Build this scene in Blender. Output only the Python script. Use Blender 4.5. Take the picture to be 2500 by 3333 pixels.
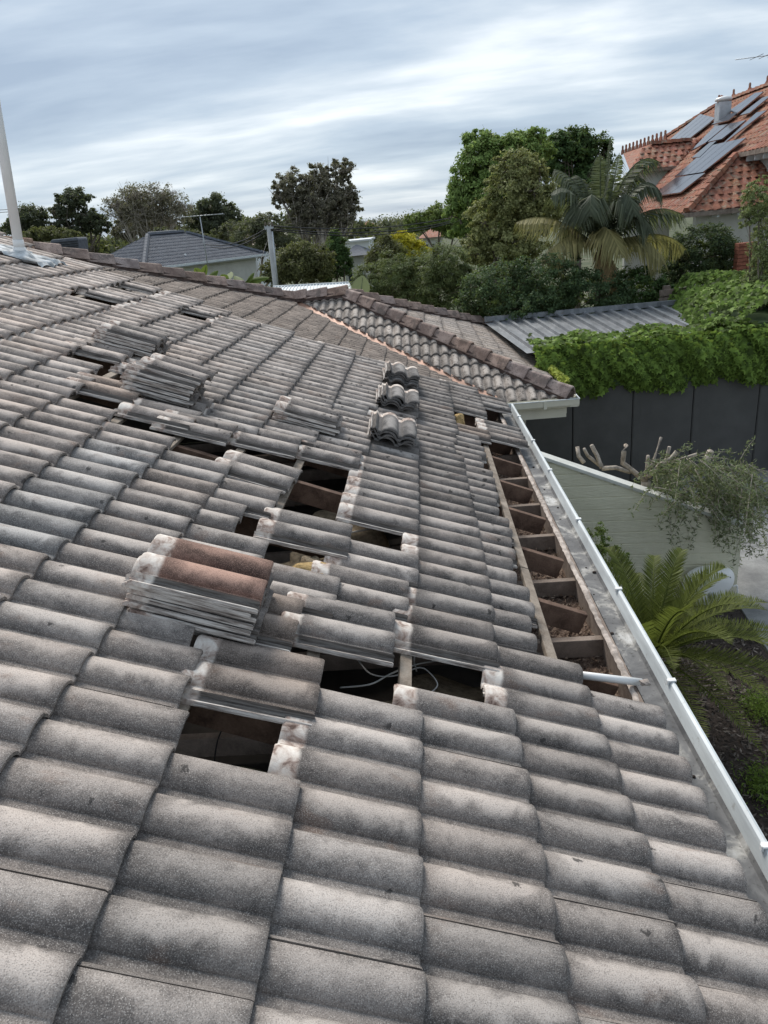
import bpy, bmesh, math, random
import numpy as np
from mathutils import Vector, Matrix

R_ = math.radians
rng = np.random.default_rng(7)
random.seed(7)
scene = bpy.context.scene
for o in list(bpy.data.objects): bpy.data.objects.remove(o, do_unlink=True)
COL = scene.collection

# ------------------------------------------------------------------ camera
F_PX, PITCH, YAW, ROLL = 2309.18, 0.381655, 0.0790562, -0.0991134   # photo px (2500 x 3333)
CAM = np.array([0.0974875, -1.2229089, 1.53233])
cp, sp, cy_, sy_ = math.cos(PITCH), math.sin(PITCH), math.cos(YAW), math.sin(YAW)
_f = np.array([-sy_*cp, cy_*cp, -sp]); _r = np.array([cy_, sy_, 0.]); _u = np.cross(_r, _f)
_cr, _sr = math.cos(ROLL), math.sin(ROLL)
RIGHT = _cr*_r + _sr*_u; UP = -_sr*_r + _cr*_u; FWD = _f
cam_d = bpy.data.cameras.new('camera'); cam = bpy.data.objects.new('camera', cam_d); COL.objects.link(cam)
cam.matrix_world = Matrix(((RIGHT[0], UP[0], -FWD[0], CAM[0]), (RIGHT[1], UP[1], -FWD[1], CAM[1]),
                           (RIGHT[2], UP[2], -FWD[2], CAM[2]), (0, 0, 0, 1)))
cam_d.sensor_fit = 'VERTICAL'; cam_d.sensor_height = 36.0; cam_d.lens = 36.0*F_PX/3333.0
cam_d.clip_start = 0.05; cam_d.clip_end = 3000
scene.camera = cam

# ------------------------------------------------------------------ world: overcast sky
SUN_EL, SUN_AZ = R_(46), R_(-20)      # azimuth from +Y towards +X
world = bpy.data.worlds.new('World'); scene.world = world; world.use_nodes = True
nt = world.node_tree; nt.nodes.clear()
def wn(t, **k):
    n = nt.nodes.new(t)
    for a, b in k.items(): setattr(n, a, b)
    return n
wl = nt.links.new
tc = wn('ShaderNodeTexCoord'); sep = wn('ShaderNodeSeparateXYZ'); wl(tc.outputs['Generated'], sep.inputs[0])
def wmath(op, a, b=None, c=None):
    n = wn('ShaderNodeMath', operation=op)
    for i, v in enumerate((a, b, c)):
        if v is None: continue
        if isinstance(v, (int, float)): n.inputs[i].default_value = v
        else: wl(v, n.inputs[i])
    return n.outputs[0]
zc = wmath('ADD', wmath('MAXIMUM', sep.outputs[2], 0.0), 0.16)
px = wmath('DIVIDE', sep.outputs[0], zc); py = wmath('DIVIDE', sep.outputs[1], zc)
cmb = wn('ShaderNodeCombineXYZ'); wl(px, cmb.inputs[0]); wl(py, cmb.inputs[1])
mp = wn('ShaderNodeMapping'); wl(cmb.outputs[0], mp.inputs[0])
mp.inputs['Rotation'].default_value = (0, 0, R_(14)); mp.inputs['Scale'].default_value = (0.42, 0.95, 1); mp.inputs['Location'].default_value = (3.1, 0.4, 0)
n1 = wn('ShaderNodeTexNoise'); wl(mp.outputs[0], n1.inputs['Vector'])
n1.inputs['Scale'].default_value = 1.35; n1.inputs['Detail'].default_value = 7; n1.inputs['Roughness'].default_value = 0.5; n1.inputs['Distortion'].default_value = 0.35
n2 = wn('ShaderNodeTexNoise'); wl(mp.outputs[0], n2.inputs['Vector'])
n2.inputs['Scale'].default_value = 3.6; n2.inputs['Detail'].default_value = 6; n2.inputs['Roughness'].default_value = 0.55
dens = wmath('ADD', wmath('MULTIPLY', n1.outputs[0], 0.78), wmath('MULTIPLY', n2.outputs[0], 0.22))
ramp = wn('ShaderNodeValToRGB'); wl(dens, ramp.inputs[0])
cr = ramp.color_ramp; cr.elements[0].position = 0.38; cr.elements[0].color = (0.32, 0.405, 0.52, 1)
cr.elements[1].position = 0.64; cr.elements[1].color = (0.83, 0.88, 0.92, 1)
e = cr.elements.new(0.48); e.color = (0.44, 0.53, 0.635, 1)
e = cr.elements.new(0.56); e.color = (0.60, 0.675, 0.75, 1)
sky = wn('ShaderNodeTexSky', sky_type='NISHITA'); sky.sun_disc = False
sky.sun_elevation = SUN_EL; sky.sun_rotation = SUN_AZ
bg1 = wn('ShaderNodeBackground'); wl(sky.outputs[0], bg1.inputs[0]); bg1.inputs[1].default_value = 0.08
bg2 = wn('ShaderNodeBackground'); wl(ramp.outputs[0], bg2.inputs[0]); bg2.inputs[1].default_value = 0.455
mixw = wn('ShaderNodeMixShader'); mixw.inputs[0].default_value = 0.93
wl(bg1.outputs[0], mixw.inputs[1]); wl(bg2.outputs[0], mixw.inputs[2])
outw = wn('ShaderNodeOutputWorld'); wl(mixw.outputs[0], outw.inputs[0])

sun_d = bpy.data.lights.new('sun', 'SUN'); sun_d.energy = 1.5; sun_d.angle = R_(22); sun_d.color = (1.0, 0.95, 0.88)
sun = bpy.data.objects.new('sun', sun_d); COL.objects.link(sun)
sdir = Vector((math.sin(SUN_AZ)*math.cos(SUN_EL), math.cos(SUN_AZ)*math.cos(SUN_EL), math.sin(SUN_EL)))
sun.rotation_euler = sdir.to_track_quat('Z', 'Y').to_euler(); sun.location = (0, 0, 30)
vs = scene.view_settings
vs.view_transform = 'Standard'; vs.look = 'None'; vs.gamma = 1.0; vs.exposure = 1.34; vs.use_curve_mapping = False
scene.render.resolution_x = 768; scene.render.resolution_y = 1024

# ------------------------------------------------------------------ pixel helpers (1659 x 2212 view of the photo)
FD = F_PX*1659/2500
def ray(x, y):
    return RIGHT*((x-829.5)/FD) - UP*((y-1105.9)/FD) + FWD
def at(x, y, Y):
    d = ray(x, y); return CAM + d*((Y-CAM[1])/d[1])
def onplane(x, y, n, c):
    d = ray(x, y); n = np.asarray(n, float); return CAM + d*((c-CAM@n)/(d@n))
def onz(x, y, z): return onplane(x, y, (0, 0, 1), z)
def depth(P): return float((np.asarray(P)-CAM)@FWD)
def proj(P):
    d = np.asarray(P)-CAM; z = d@FWD
    return 829.5+FD*(d@RIGHT)/z, 1105.9-FD*(d@UP)/z, z

# ------------------------------------------------------------------ object helpers
def link(o, parent=None):
    COL.objects.link(o)
    if parent is not None: o.parent = parent
    return o
def tag(o, label=None, cat=None, group=None, kind=None):
    if label: o['label'] = label
    if cat: o['category'] = cat
    if group: o['group'] = group
    if kind: o['kind'] = kind
    return o
def empty(name, loc, label, cat, group=None):
    o = bpy.data.objects.new(name, None); o.empty_display_size = 0.1
    o.location = Vector([float(v) for v in loc]); link(o)
    bpy.context.view_layer.update() if False else None
    return tag(o, label, cat, group)
def put(o, parent):
    """parent an object whose mesh is in world coordinates to an unrotated Empty"""
    if parent is not None:
        o.parent = parent
        o.matrix_parent_inverse = Matrix.Translation(-parent.location) if parent.type == 'EMPTY' else Matrix.Identity(4)
    return o
class MB:
    def __init__(s): s.v = []; s.f = []; s.sm = []
    def add(s, vs_, fs, smooth=False):
        b = len(s.v); s.v += [tuple(float(c) for c in q) for q in vs_]
        for f in fs: s.f.append(tuple(b+i for i in f)); s.sm.append(smooth)
        return s
    def quad(s, a, b, c, d): return s.add([a, b, c, d], [(0, 1, 2, 3)])
    def box(s, c, sz, ax=None):
        c = np.array(c, float)
        ax = np.eye(3) if ax is None else np.array(ax, float)
        h = np.array(sz, float)/2
        vv = [c+ax[0]*h[0]*i+ax[1]*h[1]*j+ax[2]*h[2]*k for k in (-1, 1) for j in (-1, 1) for i in (-1, 1)]
        return s.add(vv, [(0, 2, 3, 1), (4, 5, 7, 6), (0, 1, 5, 4), (2, 6, 7, 3), (0, 4, 6, 2), (1, 3, 7, 5)])
    def beam(s, a, b, w, h, up=(0, 0, 1)):
        a = np.array(a, float); b = np.array(b, float); d = b-a; L = np.linalg.norm(d); d /= L
        y = np.cross(np.array(up, float), d); y /= np.linalg.norm(y); z = np.cross(d, y)
        return s.box((a+b)/2, (L, w, h), (d, y, z))
    def tube(s, pts, rad, n=8, cap=True):
        pts = [np.array(q, float) for q in pts]
        rad = rad if hasattr(rad, '__len__') else [rad]*len(pts)
        vv = []; ref = np.array([0.3, 0.5, 0.81])
        for i, q in enumerate(pts):
            d = pts[min(i+1, len(pts)-1)]-pts[max(i-1, 0)]; d = d/(np.linalg.norm(d)+1e-9)
            if abs(d@ref) > 0.95: ref = np.array([0.9, -0.3, 0.1])
            x = np.cross(d, ref); x /= np.linalg.norm(x); y = np.cross(d, x)
            for k in range(n):
                a = 2*math.pi*k/n; vv.append(q+(x*math.cos(a)+y*math.sin(a))*rad[i])
        ff = [(i*n+k, i*n+(k+1) % n, (i+1)*n+(k+1) % n, (i+1)*n+k) for i in range(len(pts)-1) for k in range(n)]
        if cap: ff += [tuple(range(n))[::-1], tuple((len(pts)-1)*n+k for k in range(n))]
        return s.add(vv, ff, True)
    def prism(s, poly, d):
        """closed polygon (3D points) extruded by vector d"""
        n = len(poly); d = np.array(d, float); p = [np.array(q, float) for q in poly]
        return s.add(p+[q+d for q in p], [tuple(range(n))[::-1], tuple(range(n, 2*n))]+[(i, (i+1) % n, n+(i+1) % n, n+i) for i in range(n)])
    def lathe(s, c, prof, n=20, ax=None):
        c = np.array(c, float); ax = np.eye(3) if ax is None else np.array(ax, float); vv = []
        for r, z in prof:
            for k in range(n):
                a = 2*math.pi*k/n; vv.append(c+ax[0]*r*math.cos(a)+ax[1]*r*math.sin(a)+ax[2]*z)
        m = len(prof)
        ff = [(i*n+k, i*n+(k+1) % n, (i+1)*n+(k+1) % n, (i+1)*n+k) for i in range(m-1) for k in range(n)]
        ff += [tuple(range(n))[::-1], tuple((m-1)*n+k for k in range(n))]
        return s.add(vv, ff, True)
    def mesh(s, name, mat=None):
        me = bpy.data.meshes.new(name); me.from_pydata(s.v, [], s.f); me.update()
        me.polygons.foreach_set('use_smooth', s.sm)
        if mat: me.materials.append(mat)
        return me
    def build(s, name, mat, parent=None, bevel=0):
        o = bpy.data.objects.new(name, s.mesh(name, mat)); link(o); put(o, parent)
        if bevel:
            m = o.modifiers.new('bevel', 'BEVEL'); m.width = bevel; m.segments = 2; m.limit_method = 'ANGLE'
        return o
def npmesh(name, V, faces_n, mat, smooth=False):
    """V (N, k, 3): N separate polygons of k corners"""
    N, k, _ = V.shape
    me = bpy.data.meshes.new(name)
    me.vertices.add(N*k); me.vertices.foreach_set('co', V.reshape(-1).astype(np.float32))
    me.loops.add(N*k); me.loops.foreach_set('vertex_index', np.arange(N*k, dtype=np.int32))
    me.polygons.add(N); me.polygons.foreach_set('loop_start', np.arange(0, N*k, k, dtype=np.int32))
    me.update(calc_edges=True)
    if smooth: me.polygons.foreach_set('use_smooth', [True]*N)
    me.materials.append(mat); return me

# ------------------------------------------------------------------ materials
def srgb(r, g, b):
    f = lambda c: (c/255/12.92) if c/255 <= 0.04045 else ((c/255+0.055)/1.055)**2.4
    return (f(r), f(g), f(b), 1)
class Mat:
    def __init__(s, name):
        s.m = bpy.data.materials.new(name); s.m.use_nodes = True; s.t = s.m.node_tree; s.t.nodes.clear()
        s.out = s.n('ShaderNodeOutputMaterial'); s.p = s.n('ShaderNodeBsdfPrincipled'); s.l(s.p.outputs[0], s.out.inputs[0])
        s.p.inputs['Roughness'].default_value = 0.85; s.p.inputs['Specular IOR Level'].default_value = 0.3
    def n(s, t, **k):
        n = s.t.nodes.new(t)
        for a, b in k.items(): setattr(n, a, b)
        return n
    def l(s, a, b): s.t.links.new(a, b)
    def val(s, sock, v):
        if isinstance(v, (int, float)): sock.default_value = v
        elif isinstance(v, tuple): sock.default_value = v if len(v) == 4 or sock.type == 'VECTOR' else v+(1,)
        else: s.l(v, sock)
    def math(s, op, a, b=None, clamp=False):
        n = s.n('ShaderNodeMath', operation=op, use_clamp=clamp); s.val(n.inputs[0], a)
        if b is not None: s.val(n.inputs[1], b)
        return n.outputs[0]
    def vmath(s, op, a, b):
        n = s.n('ShaderNodeVectorMath', operation=op); s.val(n.inputs[0], a); s.val(n.inputs[1], b); return n.outputs[0]
    def coord(s, kind='Object'): return s.n('ShaderNodeTexCoord').outputs[kind]
    def noise(s, vec, scale, detail=3, rough=0.55, dist=0.0, out=0):
        n = s.n('ShaderNodeTexNoise'); s.l(vec, n.inputs['Vector']); n.inputs['Scale'].default_value = scale
        n.inputs['Detail'].default_value = detail; n.inputs['Roughness'].default_value = rough; n.inputs['Distortion'].default_value = dist
        return n.outputs[out]
    def voro(s, vec, scale, out=0, rnd=1.0):
        n = s.n('ShaderNodeTexVoronoi'); s.l(vec, n.inputs['Vector']); n.inputs['Scale'].default_value = scale
        n.inputs['Randomness'].default_value = rnd; return n.outputs[out]
    def ramp(s, fac, stops):
        n = s.n('ShaderNodeValToRGB'); s.val(n.inputs[0], fac); r = n.color_ramp
        r.elements[0].position, r.elements[0].color = stops[0][0], tuple(stops[0][1])[:3]+(1,)
        r.elements[1].position, r.elements[1].color = stops[-1][0], tuple(stops[-1][1])[:3]+(1,)
        for p, c in stops[1:-1]:
            e = r.elements.new(p); e.color = tuple(c)[:3]+(1,)
        return n.outputs[0]
    def step(s, fac, a, b):
        n = s.n('ShaderNodeMapRange', interpolation_type='SMOOTHSTEP'); s.val(n.inputs[0], fac)
        n.inputs[1].default_value = a; n.inputs[2].default_value = b; return n.outputs[0]
    def mix(s, fac, a, b, blend='MIX'):
        n = s.n('ShaderNodeMix', data_type='RGBA', blend_type=blend); s.val(n.inputs[0], fac)
        s.val(n.inputs[6], a); s.val(n.inputs[7], b); return n.outputs[2]
    def bump(s, h, strength=0.4, dist=0.01):
        n = s.n('ShaderNodeBump'); s.val(n.inputs['Height'], h); n.inputs['Strength'].default_value = strength
        n.inputs['Distance'].default_value = dist; s.l(n.outputs[0], s.p.inputs['Normal']); return n
    def base(s, c): s.val(s.p.inputs['Base Color'], c); return s
    def rough(s, v): s.val(s.p.inputs['Roughness'], v); return s
    def metal(s, v): s.val(s.p.inputs['Metallic'], v); return s

def simple(name, col, rough=0.8, metal=0.0, var=0.12, scale=6, bump=0.0, bscale=80, spec=0.3):
    m = Mat(name); v = m.coord()
    n = m.noise(v, scale, 4, 0.6)
    c = m.mix(m.step(n, 0.3, 0.7), tuple(x*(1-var) for x in col[:3])+(1,), tuple(min(1, x*(1+var)) for x in col[:3])+(1,))
    m.base(c).rough(rough).metal(metal); m.p.inputs['Specular IOR Level'].default_value = spec
    if bump: m.bump(m.noise(v, bscale, 4, 0.6), bump, 0.01)
    return m.m

def make_tile_mat(name, head=True, light=(0.29, 0.26, 0.24), dark=(0.068, 0.063, 0.061), spots=0.5, warm=(0.21, 0.15, 0.12)):
    m = Mat(name); info = m.n('ShaderNodeObjectInfo'); raw = m.coord('Object')
    off = m.vmath('SCALE', m.n('ShaderNodeCombineXYZ').outputs[0], (0, 0, 0))
    cx = m.n('ShaderNodeCombineXYZ'); r = m.math('MULTIPLY', info.outputs['Random'], 57.0)
    m.l(r, cx.inputs[0]); m.l(m.math('MULTIPLY', r, 1.7), cx.inputs[1]); m.l(m.math('MULTIPLY', r, 0.6), cx.inputs[2])
    v = m.vmath('ADD', raw, cx.outputs[0])
    st = m.vmath('MULTIPLY', v, (0.55, 1.0, 1.0))
    big = m.noise(st, 8.5, 4, 0.6, 0.5); mid = m.noise(v, 60, 4, 0.65)
    t = m.math('ADD', m.math('MULTIPLY', big, 0.80), m.math('MULTIPLY', mid, 0.30))
    c = m.ramp(m.step(t, 0.28, 0.80), [(0.0, dark), (0.42, tuple(0.62*d+0.38*l for d, l in zip(dark, light))), (1.0, light)])
    if head:
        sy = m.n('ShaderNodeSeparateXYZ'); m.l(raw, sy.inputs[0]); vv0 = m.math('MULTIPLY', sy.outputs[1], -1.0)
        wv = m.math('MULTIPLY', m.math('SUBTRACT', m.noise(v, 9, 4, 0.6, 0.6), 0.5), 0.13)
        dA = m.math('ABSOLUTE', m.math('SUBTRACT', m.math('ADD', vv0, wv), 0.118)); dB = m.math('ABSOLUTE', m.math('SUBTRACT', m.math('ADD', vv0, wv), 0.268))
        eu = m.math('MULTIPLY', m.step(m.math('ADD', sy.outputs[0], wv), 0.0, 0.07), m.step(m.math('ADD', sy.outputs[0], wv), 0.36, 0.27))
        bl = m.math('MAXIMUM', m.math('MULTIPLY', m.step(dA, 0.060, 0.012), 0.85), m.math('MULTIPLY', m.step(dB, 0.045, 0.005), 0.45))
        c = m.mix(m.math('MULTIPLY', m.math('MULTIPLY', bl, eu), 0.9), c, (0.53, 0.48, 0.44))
    # rusty lichen staining in patches
    st2 = m.noise(m.vmath('ADD', st, (5.2, 1.3, 0.7)), 9, 3, 0.6, 0.3)
    c = m.mix(m.math('MULTIPLY', m.step(st2, 0.60, 0.74), 0.55), c, warm)
    # sand grain: pale and dark specks
    sp1 = m.voro(v, 210); sp2 = m.noise(v, 330, 2, 0.5)
    c = m.mix(m.math('MULTIPLY', m.step(sp1, 0.28, 0.12), 0.55), c, (0.66, 0.63, 0.59))
    c = m.mix(m.math('MULTIPLY', m.step(sp2, 0.52, 0.66), 0.46), c, (0.055, 0.055, 0.057))
    c = m.mix(m.math('MULTIPLY', m.step(sp2, 0.47, 0.34), 0.32), c, (0.50, 0.48, 0.46))
    # black lichen discs
    vs_ = m.noise(v, 45, 4, 0.7, 0, 1)
    vv = m.vmath('ADD', v, m.vmath('SCALE', vs_, (0, 0, 0)))
    n = m.n('ShaderNodeVectorMath', operation='SCALE'); m.l(vs_, n.inputs[0]); n.inputs[3].default_value = 0.05
    vv = m.vmath('ADD', v, n.outputs[0])
    ld = m.voro(vv, 24); lc = m.voro(vv, 24, 1)
    sepc = m.n('ShaderNodeSeparateColor'); m.l(lc, sepc.inputs[0])
    on = m.math('LESS_THAN', sepc.outputs[0], m.math('MULTIPLY', info.outputs['Alpha'], spots))
    disc = m.math('MULTIPLY', m.step(m.math('ADD', ld, m.math('MULTIPLY', sepc.outputs[1], 0.16)), 0.40, 0.30), on)
    c = m.mix(m.math('MULTIPLY', disc, 0.8), c, (0.045, 0.043, 0.042))
    c = m.mix(1.0, c, info.outputs['Color'], 'MULTIPLY')
    if head:
        sx = m.n('ShaderNodeSeparateXYZ'); m.l(raw, sx.inputs[0])
        wob = m.math('MULTIPLY', m.math('SUBTRACT', m.noise(v, 22, 3), 0.5), 0.02)
        lime = m.ramp(m.noise(v, 19, 5, 0.65, 0.6), [(0.30, (0.12, 0.08, 0.065)), (0.42, (0.36, 0.28, 0.24)), (0.52, (0.58, 0.51, 0.455)), (0.66, (0.72, 0.675, 0.62))])
        hu = m.step(m.math('ADD', sx.outputs[0], wob), 0.357, 0.376)
        hv = m.step(m.math('ADD', sx.outputs[1], m.math('MULTIPLY', wob, 0.1)), -0.0025, 0.0015)
        lime2 = m.ramp(m.noise(m.vmath('MULTIPLY', v, (0.25, 4, 4)), 30, 5, 0.65), [(0.33, (0.07, 0.06, 0.055)), (0.45, (0.30, 0.26, 0.235)), (0.60, (0.62, 0.58, 0.54))])
        rim = m.step(sx.outputs[1], 0.021, 0.025)
        lime2 = m.mix(m.math('SUBTRACT', 1.0, rim), lime2, m.mix(0.75, lime2, (0.05, 0.045, 0.042)))
        c = m.mix(hv, c, lime2); c = m.mix(hu, c, lime)
    if not head:
        isl = m.n('ShaderNodeNewGeometry').outputs['Random Per Island']
        c = m.mix(1.0, c, m.ramp(isl, [(0.0, (0.80, 0.78, 0.77)), (1.0, (1.05, 1.02, 1.0))]), 'MULTIPLY')
    m.base(c); m.rough(0.92); m.p.inputs['Specular IOR Level'].default_value = 0.15
    h = m.math('ADD', m.math('MULTIPLY', sp2, 0.7), m.math('MULTIPLY', mid, 1.2)); m.bump(h, 0.35, 0.004)
    return m.m
M = {}
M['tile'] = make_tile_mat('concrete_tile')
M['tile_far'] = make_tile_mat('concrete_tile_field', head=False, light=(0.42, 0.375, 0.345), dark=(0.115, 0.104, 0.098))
M['tile_wing_far'] = make_tile_mat('concrete_tile_wing_field', head=False, light=(0.42, 0.375, 0.34), dark=(0.12, 0.105, 0.098), spots=0.8)
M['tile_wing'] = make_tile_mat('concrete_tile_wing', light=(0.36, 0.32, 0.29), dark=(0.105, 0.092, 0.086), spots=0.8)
def make_tc(name, light, dark, lich, amt):
    m = Mat(name); info = m.n('ShaderNodeObjectInfo'); raw = m.coord('Object')
    cx = m.n('ShaderNodeCombineXYZ'); r = m.math('MULTIPLY', info.outputs['Random'], 33.0); m.l(r, cx.inputs[0]); m.l(r, cx.inputs[1])
    v = m.vmath('ADD', raw, cx.outputs[0]); pos = m.n('ShaderNodeNewGeometry').outputs['Position']
    c = m.mix(m.step(m.noise(v, 6, 4, 0.6), 0.3, 0.7), dark, light)
    c = m.mix(m.math('MULTIPLY', m.step(m.noise(pos, 5, 5, 0.7), 0.50, 0.62), amt), c, lich)
    c = m.mix(m.math('MULTIPLY', m.step(m.noise(pos, 70, 3, 0.6), 0.56, 0.66), amt), c, (0.05, 0.045, 0.04))
    c = m.mix(1.0, c, info.outputs['Color'], 'MULTIPLY')
    m.base(c).rough(0.85); m.bump(m.noise(v, 160, 3), 0.3, 0.004); return m.m
M['cap'] = make_tc('ridge_cap', (0.40, 0.31, 0.27), (0.20, 0.145, 0.125), (0.12, 0.10, 0.09), 0.7)
M['terracotta'] = make_tc('terracotta', (0.37, 0.145, 0.088), (0.20, 0.078, 0.052), (0.30, 0.245, 0.19), 0.75)
M['slate_tile'] = make_tc('charcoal_tile', (0.135, 0.145, 0.165), (0.085, 0.092, 0.11), (0.11, 0.12, 0.13), 0.2)
M['mortar'] = simple('mortar_bed', (0.085, 0.060, 0.052), 0.9, 0, 0.35, 14, 0.4, 60)
M['copper'] = simple('valley_flashing', (0.34, 0.205, 0.150), 0.55, 0.25, 0.4, 5, 0.1, 40)
def wood(name, a, b, scale=9):
    m = Mat(name); v = m.coord(); g = m.vmath('MULTIPLY', v, (1, 1, 1))
    n1_ = m.noise(v, scale, 5, 0.65, 0.5); n2_ = m.noise(v, 120, 3, 0.6)
    c = m.ramp(m.math('ADD', m.math('MULTIPLY', n1_, 0.75), m.math('MULTIPLY', n2_, 0.25)), [(0.33, a), (0.66, b)])
    m.base(c).rough(0.85); m.bump(n2_, 0.3, 0.004); return m.m
M['batten'] = wood('weathered_batten', (0.135, 0.105, 0.08), (0.36, 0.305, 0.25))
M['rafter'] = wood('hardwood_rafter', (0.055, 0.030, 0.021), (0.19, 0.122, 0.088))
M['rafter_top'] = wood('dusty_timber', (0.13, 0.10, 0.08), (0.29, 0.23, 0.19))
M['fascia_in'] = wood('old_fascia', (0.10, 0.07, 0.055), (0.33, 0.27, 0.225), 6)
M['lime'] = simple('lime_mortar', (0.40, 0.345, 0.305), 0.95, 0, 0.4, 18, 0.6, 60)
def gutter_mat():
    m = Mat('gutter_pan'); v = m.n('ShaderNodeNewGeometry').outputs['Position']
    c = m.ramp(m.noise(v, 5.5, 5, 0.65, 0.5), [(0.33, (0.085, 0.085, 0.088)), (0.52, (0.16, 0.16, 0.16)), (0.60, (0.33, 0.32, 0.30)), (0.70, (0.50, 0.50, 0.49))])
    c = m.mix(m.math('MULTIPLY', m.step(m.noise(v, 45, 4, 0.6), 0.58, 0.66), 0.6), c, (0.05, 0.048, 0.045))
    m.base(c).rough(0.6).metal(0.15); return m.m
M['gutter_pan'] = gutter_mat()
def gutter_white():
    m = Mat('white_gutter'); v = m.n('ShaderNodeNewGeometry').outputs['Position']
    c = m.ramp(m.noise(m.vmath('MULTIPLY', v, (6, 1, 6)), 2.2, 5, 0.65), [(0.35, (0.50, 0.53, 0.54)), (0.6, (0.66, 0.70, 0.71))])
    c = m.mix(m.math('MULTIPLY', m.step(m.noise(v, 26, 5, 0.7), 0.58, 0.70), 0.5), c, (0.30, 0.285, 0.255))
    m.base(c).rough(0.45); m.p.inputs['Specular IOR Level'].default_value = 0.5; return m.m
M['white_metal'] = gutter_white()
M['cream'] = simple('cream_trim', (0.55, 0.535, 0.46), 0.6, 0, 0.06, 3)
M['white'] = simple('white_plastic', (0.74, 0.74, 0.73), 0.4, 0, 0.05, 4, spec=0.5)
M['lead'] = simple('lead_flashing', (0.42, 0.44, 0.45), 0.75, 0.05, 0.45, 9, 0.3, 30)
M['insul'] = simple('yellow_insulation', (0.62, 0.43, 0.20), 1.0, 0, 0.30, 7, 0.9, 45)
M['insul_old'] = simple('dusty_insulation', (0.30, 0.235, 0.16), 1.0, 0, 0.35, 7, 0.9, 40)
M['insul_green'] = simple('greenish_insulation', (0.20, 0.19, 0.10), 1.0, 0, 0.3, 7, 0.9, 40)
def litter_mat():
    m = Mat('leaf_litter'); v = m.n('ShaderNodeNewGeometry').outputs['Position']
    c = m.ramp(m.noise(v, 55, 5, 0.7), [(0.30, (0.035, 0.022, 0.016)), (0.5, (0.15, 0.10, 0.075)), (0.68, (0.33, 0.25, 0.19))])
    m.base(c).rough(0.95); m.bump(m.noise(v, 90, 4, 0.7), 0.9, 0.02); return m.m
M['litter'] = litter_mat()
M['litter_chip'] = simple('litter_chip', (0.24, 0.165, 0.12), 0.9, 0, 0.6, 60)
M['cable'] = simple('grey_cable', (0.42, 0.41, 0.39), 0.5)
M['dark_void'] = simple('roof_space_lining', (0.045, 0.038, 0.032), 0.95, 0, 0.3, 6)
def fence_mat():
    m = Mat('charcoal_cladding'); v = m.n('ShaderNodeNewGeometry').outputs['Position']
    c = m.mix(m.step(m.noise(v, 2.2, 4, 0.6), 0.3, 0.7), (0.075, 0.073, 0.070), (0.092, 0.090, 0.086))
    m.base(c).rough(0.8); m.bump(m.noise(v, 90, 3), 0.08, 0.004); return m.m
M['fence'] = fence_mat()
def sage_mat():
    m = Mat('sage_paint'); v = m.n('ShaderNodeNewGeometry').outputs['Position']
    c = m.mix(m.step(m.noise(v, 3.2, 5, 0.65), 0.3, 0.72), (0.60, 0.575, 0.445), (0.69, 0.66, 0.52))
    c = m.mix(m.math('MULTIPLY', m.step(m.noise(v, 11, 5, 0.7), 0.6, 0.75), 0.35), c, (0.34, 0.34, 0.27))
    m.base(c).rough(0.7); m.bump(m.noise(m.vmath('MULTIPLY', v, (5, 5, 22)), 2.0, 5, 0.6, 0.5), 0.6, 0.02); return m.m
M['sage'] = sage_mat()
M['coping'] = simple('pale_coping', (0.56, 0.56, 0.52), 0.8, 0, 0.12, 6, 0.3, 40)
def zinc_mat():
    m = Mat('carport_steel'); v = m.n('ShaderNodeNewGeometry').outputs['Position']
    c = m.ramp(m.noise(m.vmath('MULTIPLY', v, (4, 1, 1)), 1.6, 5, 0.65), [(0.32, (0.15, 0.16, 0.17)), (0.55, (0.25, 0.26, 0.275)), (0.72, (0.33, 0.34, 0.35))])
    c = m.mix(m.math('MULTIPLY', m.step(m.noise(v, 8, 5, 0.7), 0.60, 0.70), 0.6), c, (0.20, 0.17, 0.15))
    m.base(c).rough(0.42).metal(0.35); return m.m
M['zinc'] = zinc_mat()
M['white_roof'] = simple('white_steel_roof', (0.62, 0.65, 0.66), 0.5, 0, 0.06, 2)
def concrete_mat():
    m = Mat('concrete_paving'); v = m.n('ShaderNodeNewGeometry').outputs['Position']
    c = m.ramp(m.noise(v, 2.4, 6, 0.7), [(0.3, (0.15, 0.15, 0.15)), (0.5, (0.24, 0.24, 0.235)), (0.7, (0.34, 0.34, 0.33))])
    c = m.mix(m.math('MULTIPLY', m.step(m.noise(v, 60, 3, 0.6), 0.5, 0.7), 0.4), c, (0.13, 0.13, 0.13))
    m.base(c).rough(0.85); m.bump(m.noise(v, 90, 3), 0.2, 0.005); return m.m
M['concrete'] = concrete_mat()
def soil_mat():
    m = Mat('garden_soil'); v = m.n('ShaderNodeNewGeometry').outputs['Position']
    c = m.ramp(m.noise(v, 30, 5, 0.7), [(0.3, (0.022, 0.017, 0.014)), (0.7, (0.075, 0.058, 0.05))])
    m.base(c).rough(0.95); m.bump(m.noise(v, 40, 4), 0.8, 0.02); return m.m
M['soil'] = soil_mat()
def lawn_mat():
    m = Mat('rough_ground'); v = m.n('ShaderNodeNewGeometry').outputs['Position']
    c = m.ramp(m.noise(v, 0.6, 6, 0.7), [(0.35, (0.045, 0.06, 0.028)), (0.5, (0.07, 0.085, 0.04)), (0.65, (0.13, 0.12, 0.085))])
    m.base(c).rough(0.95); return m.m
M['ground'] = lawn_mat()
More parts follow.
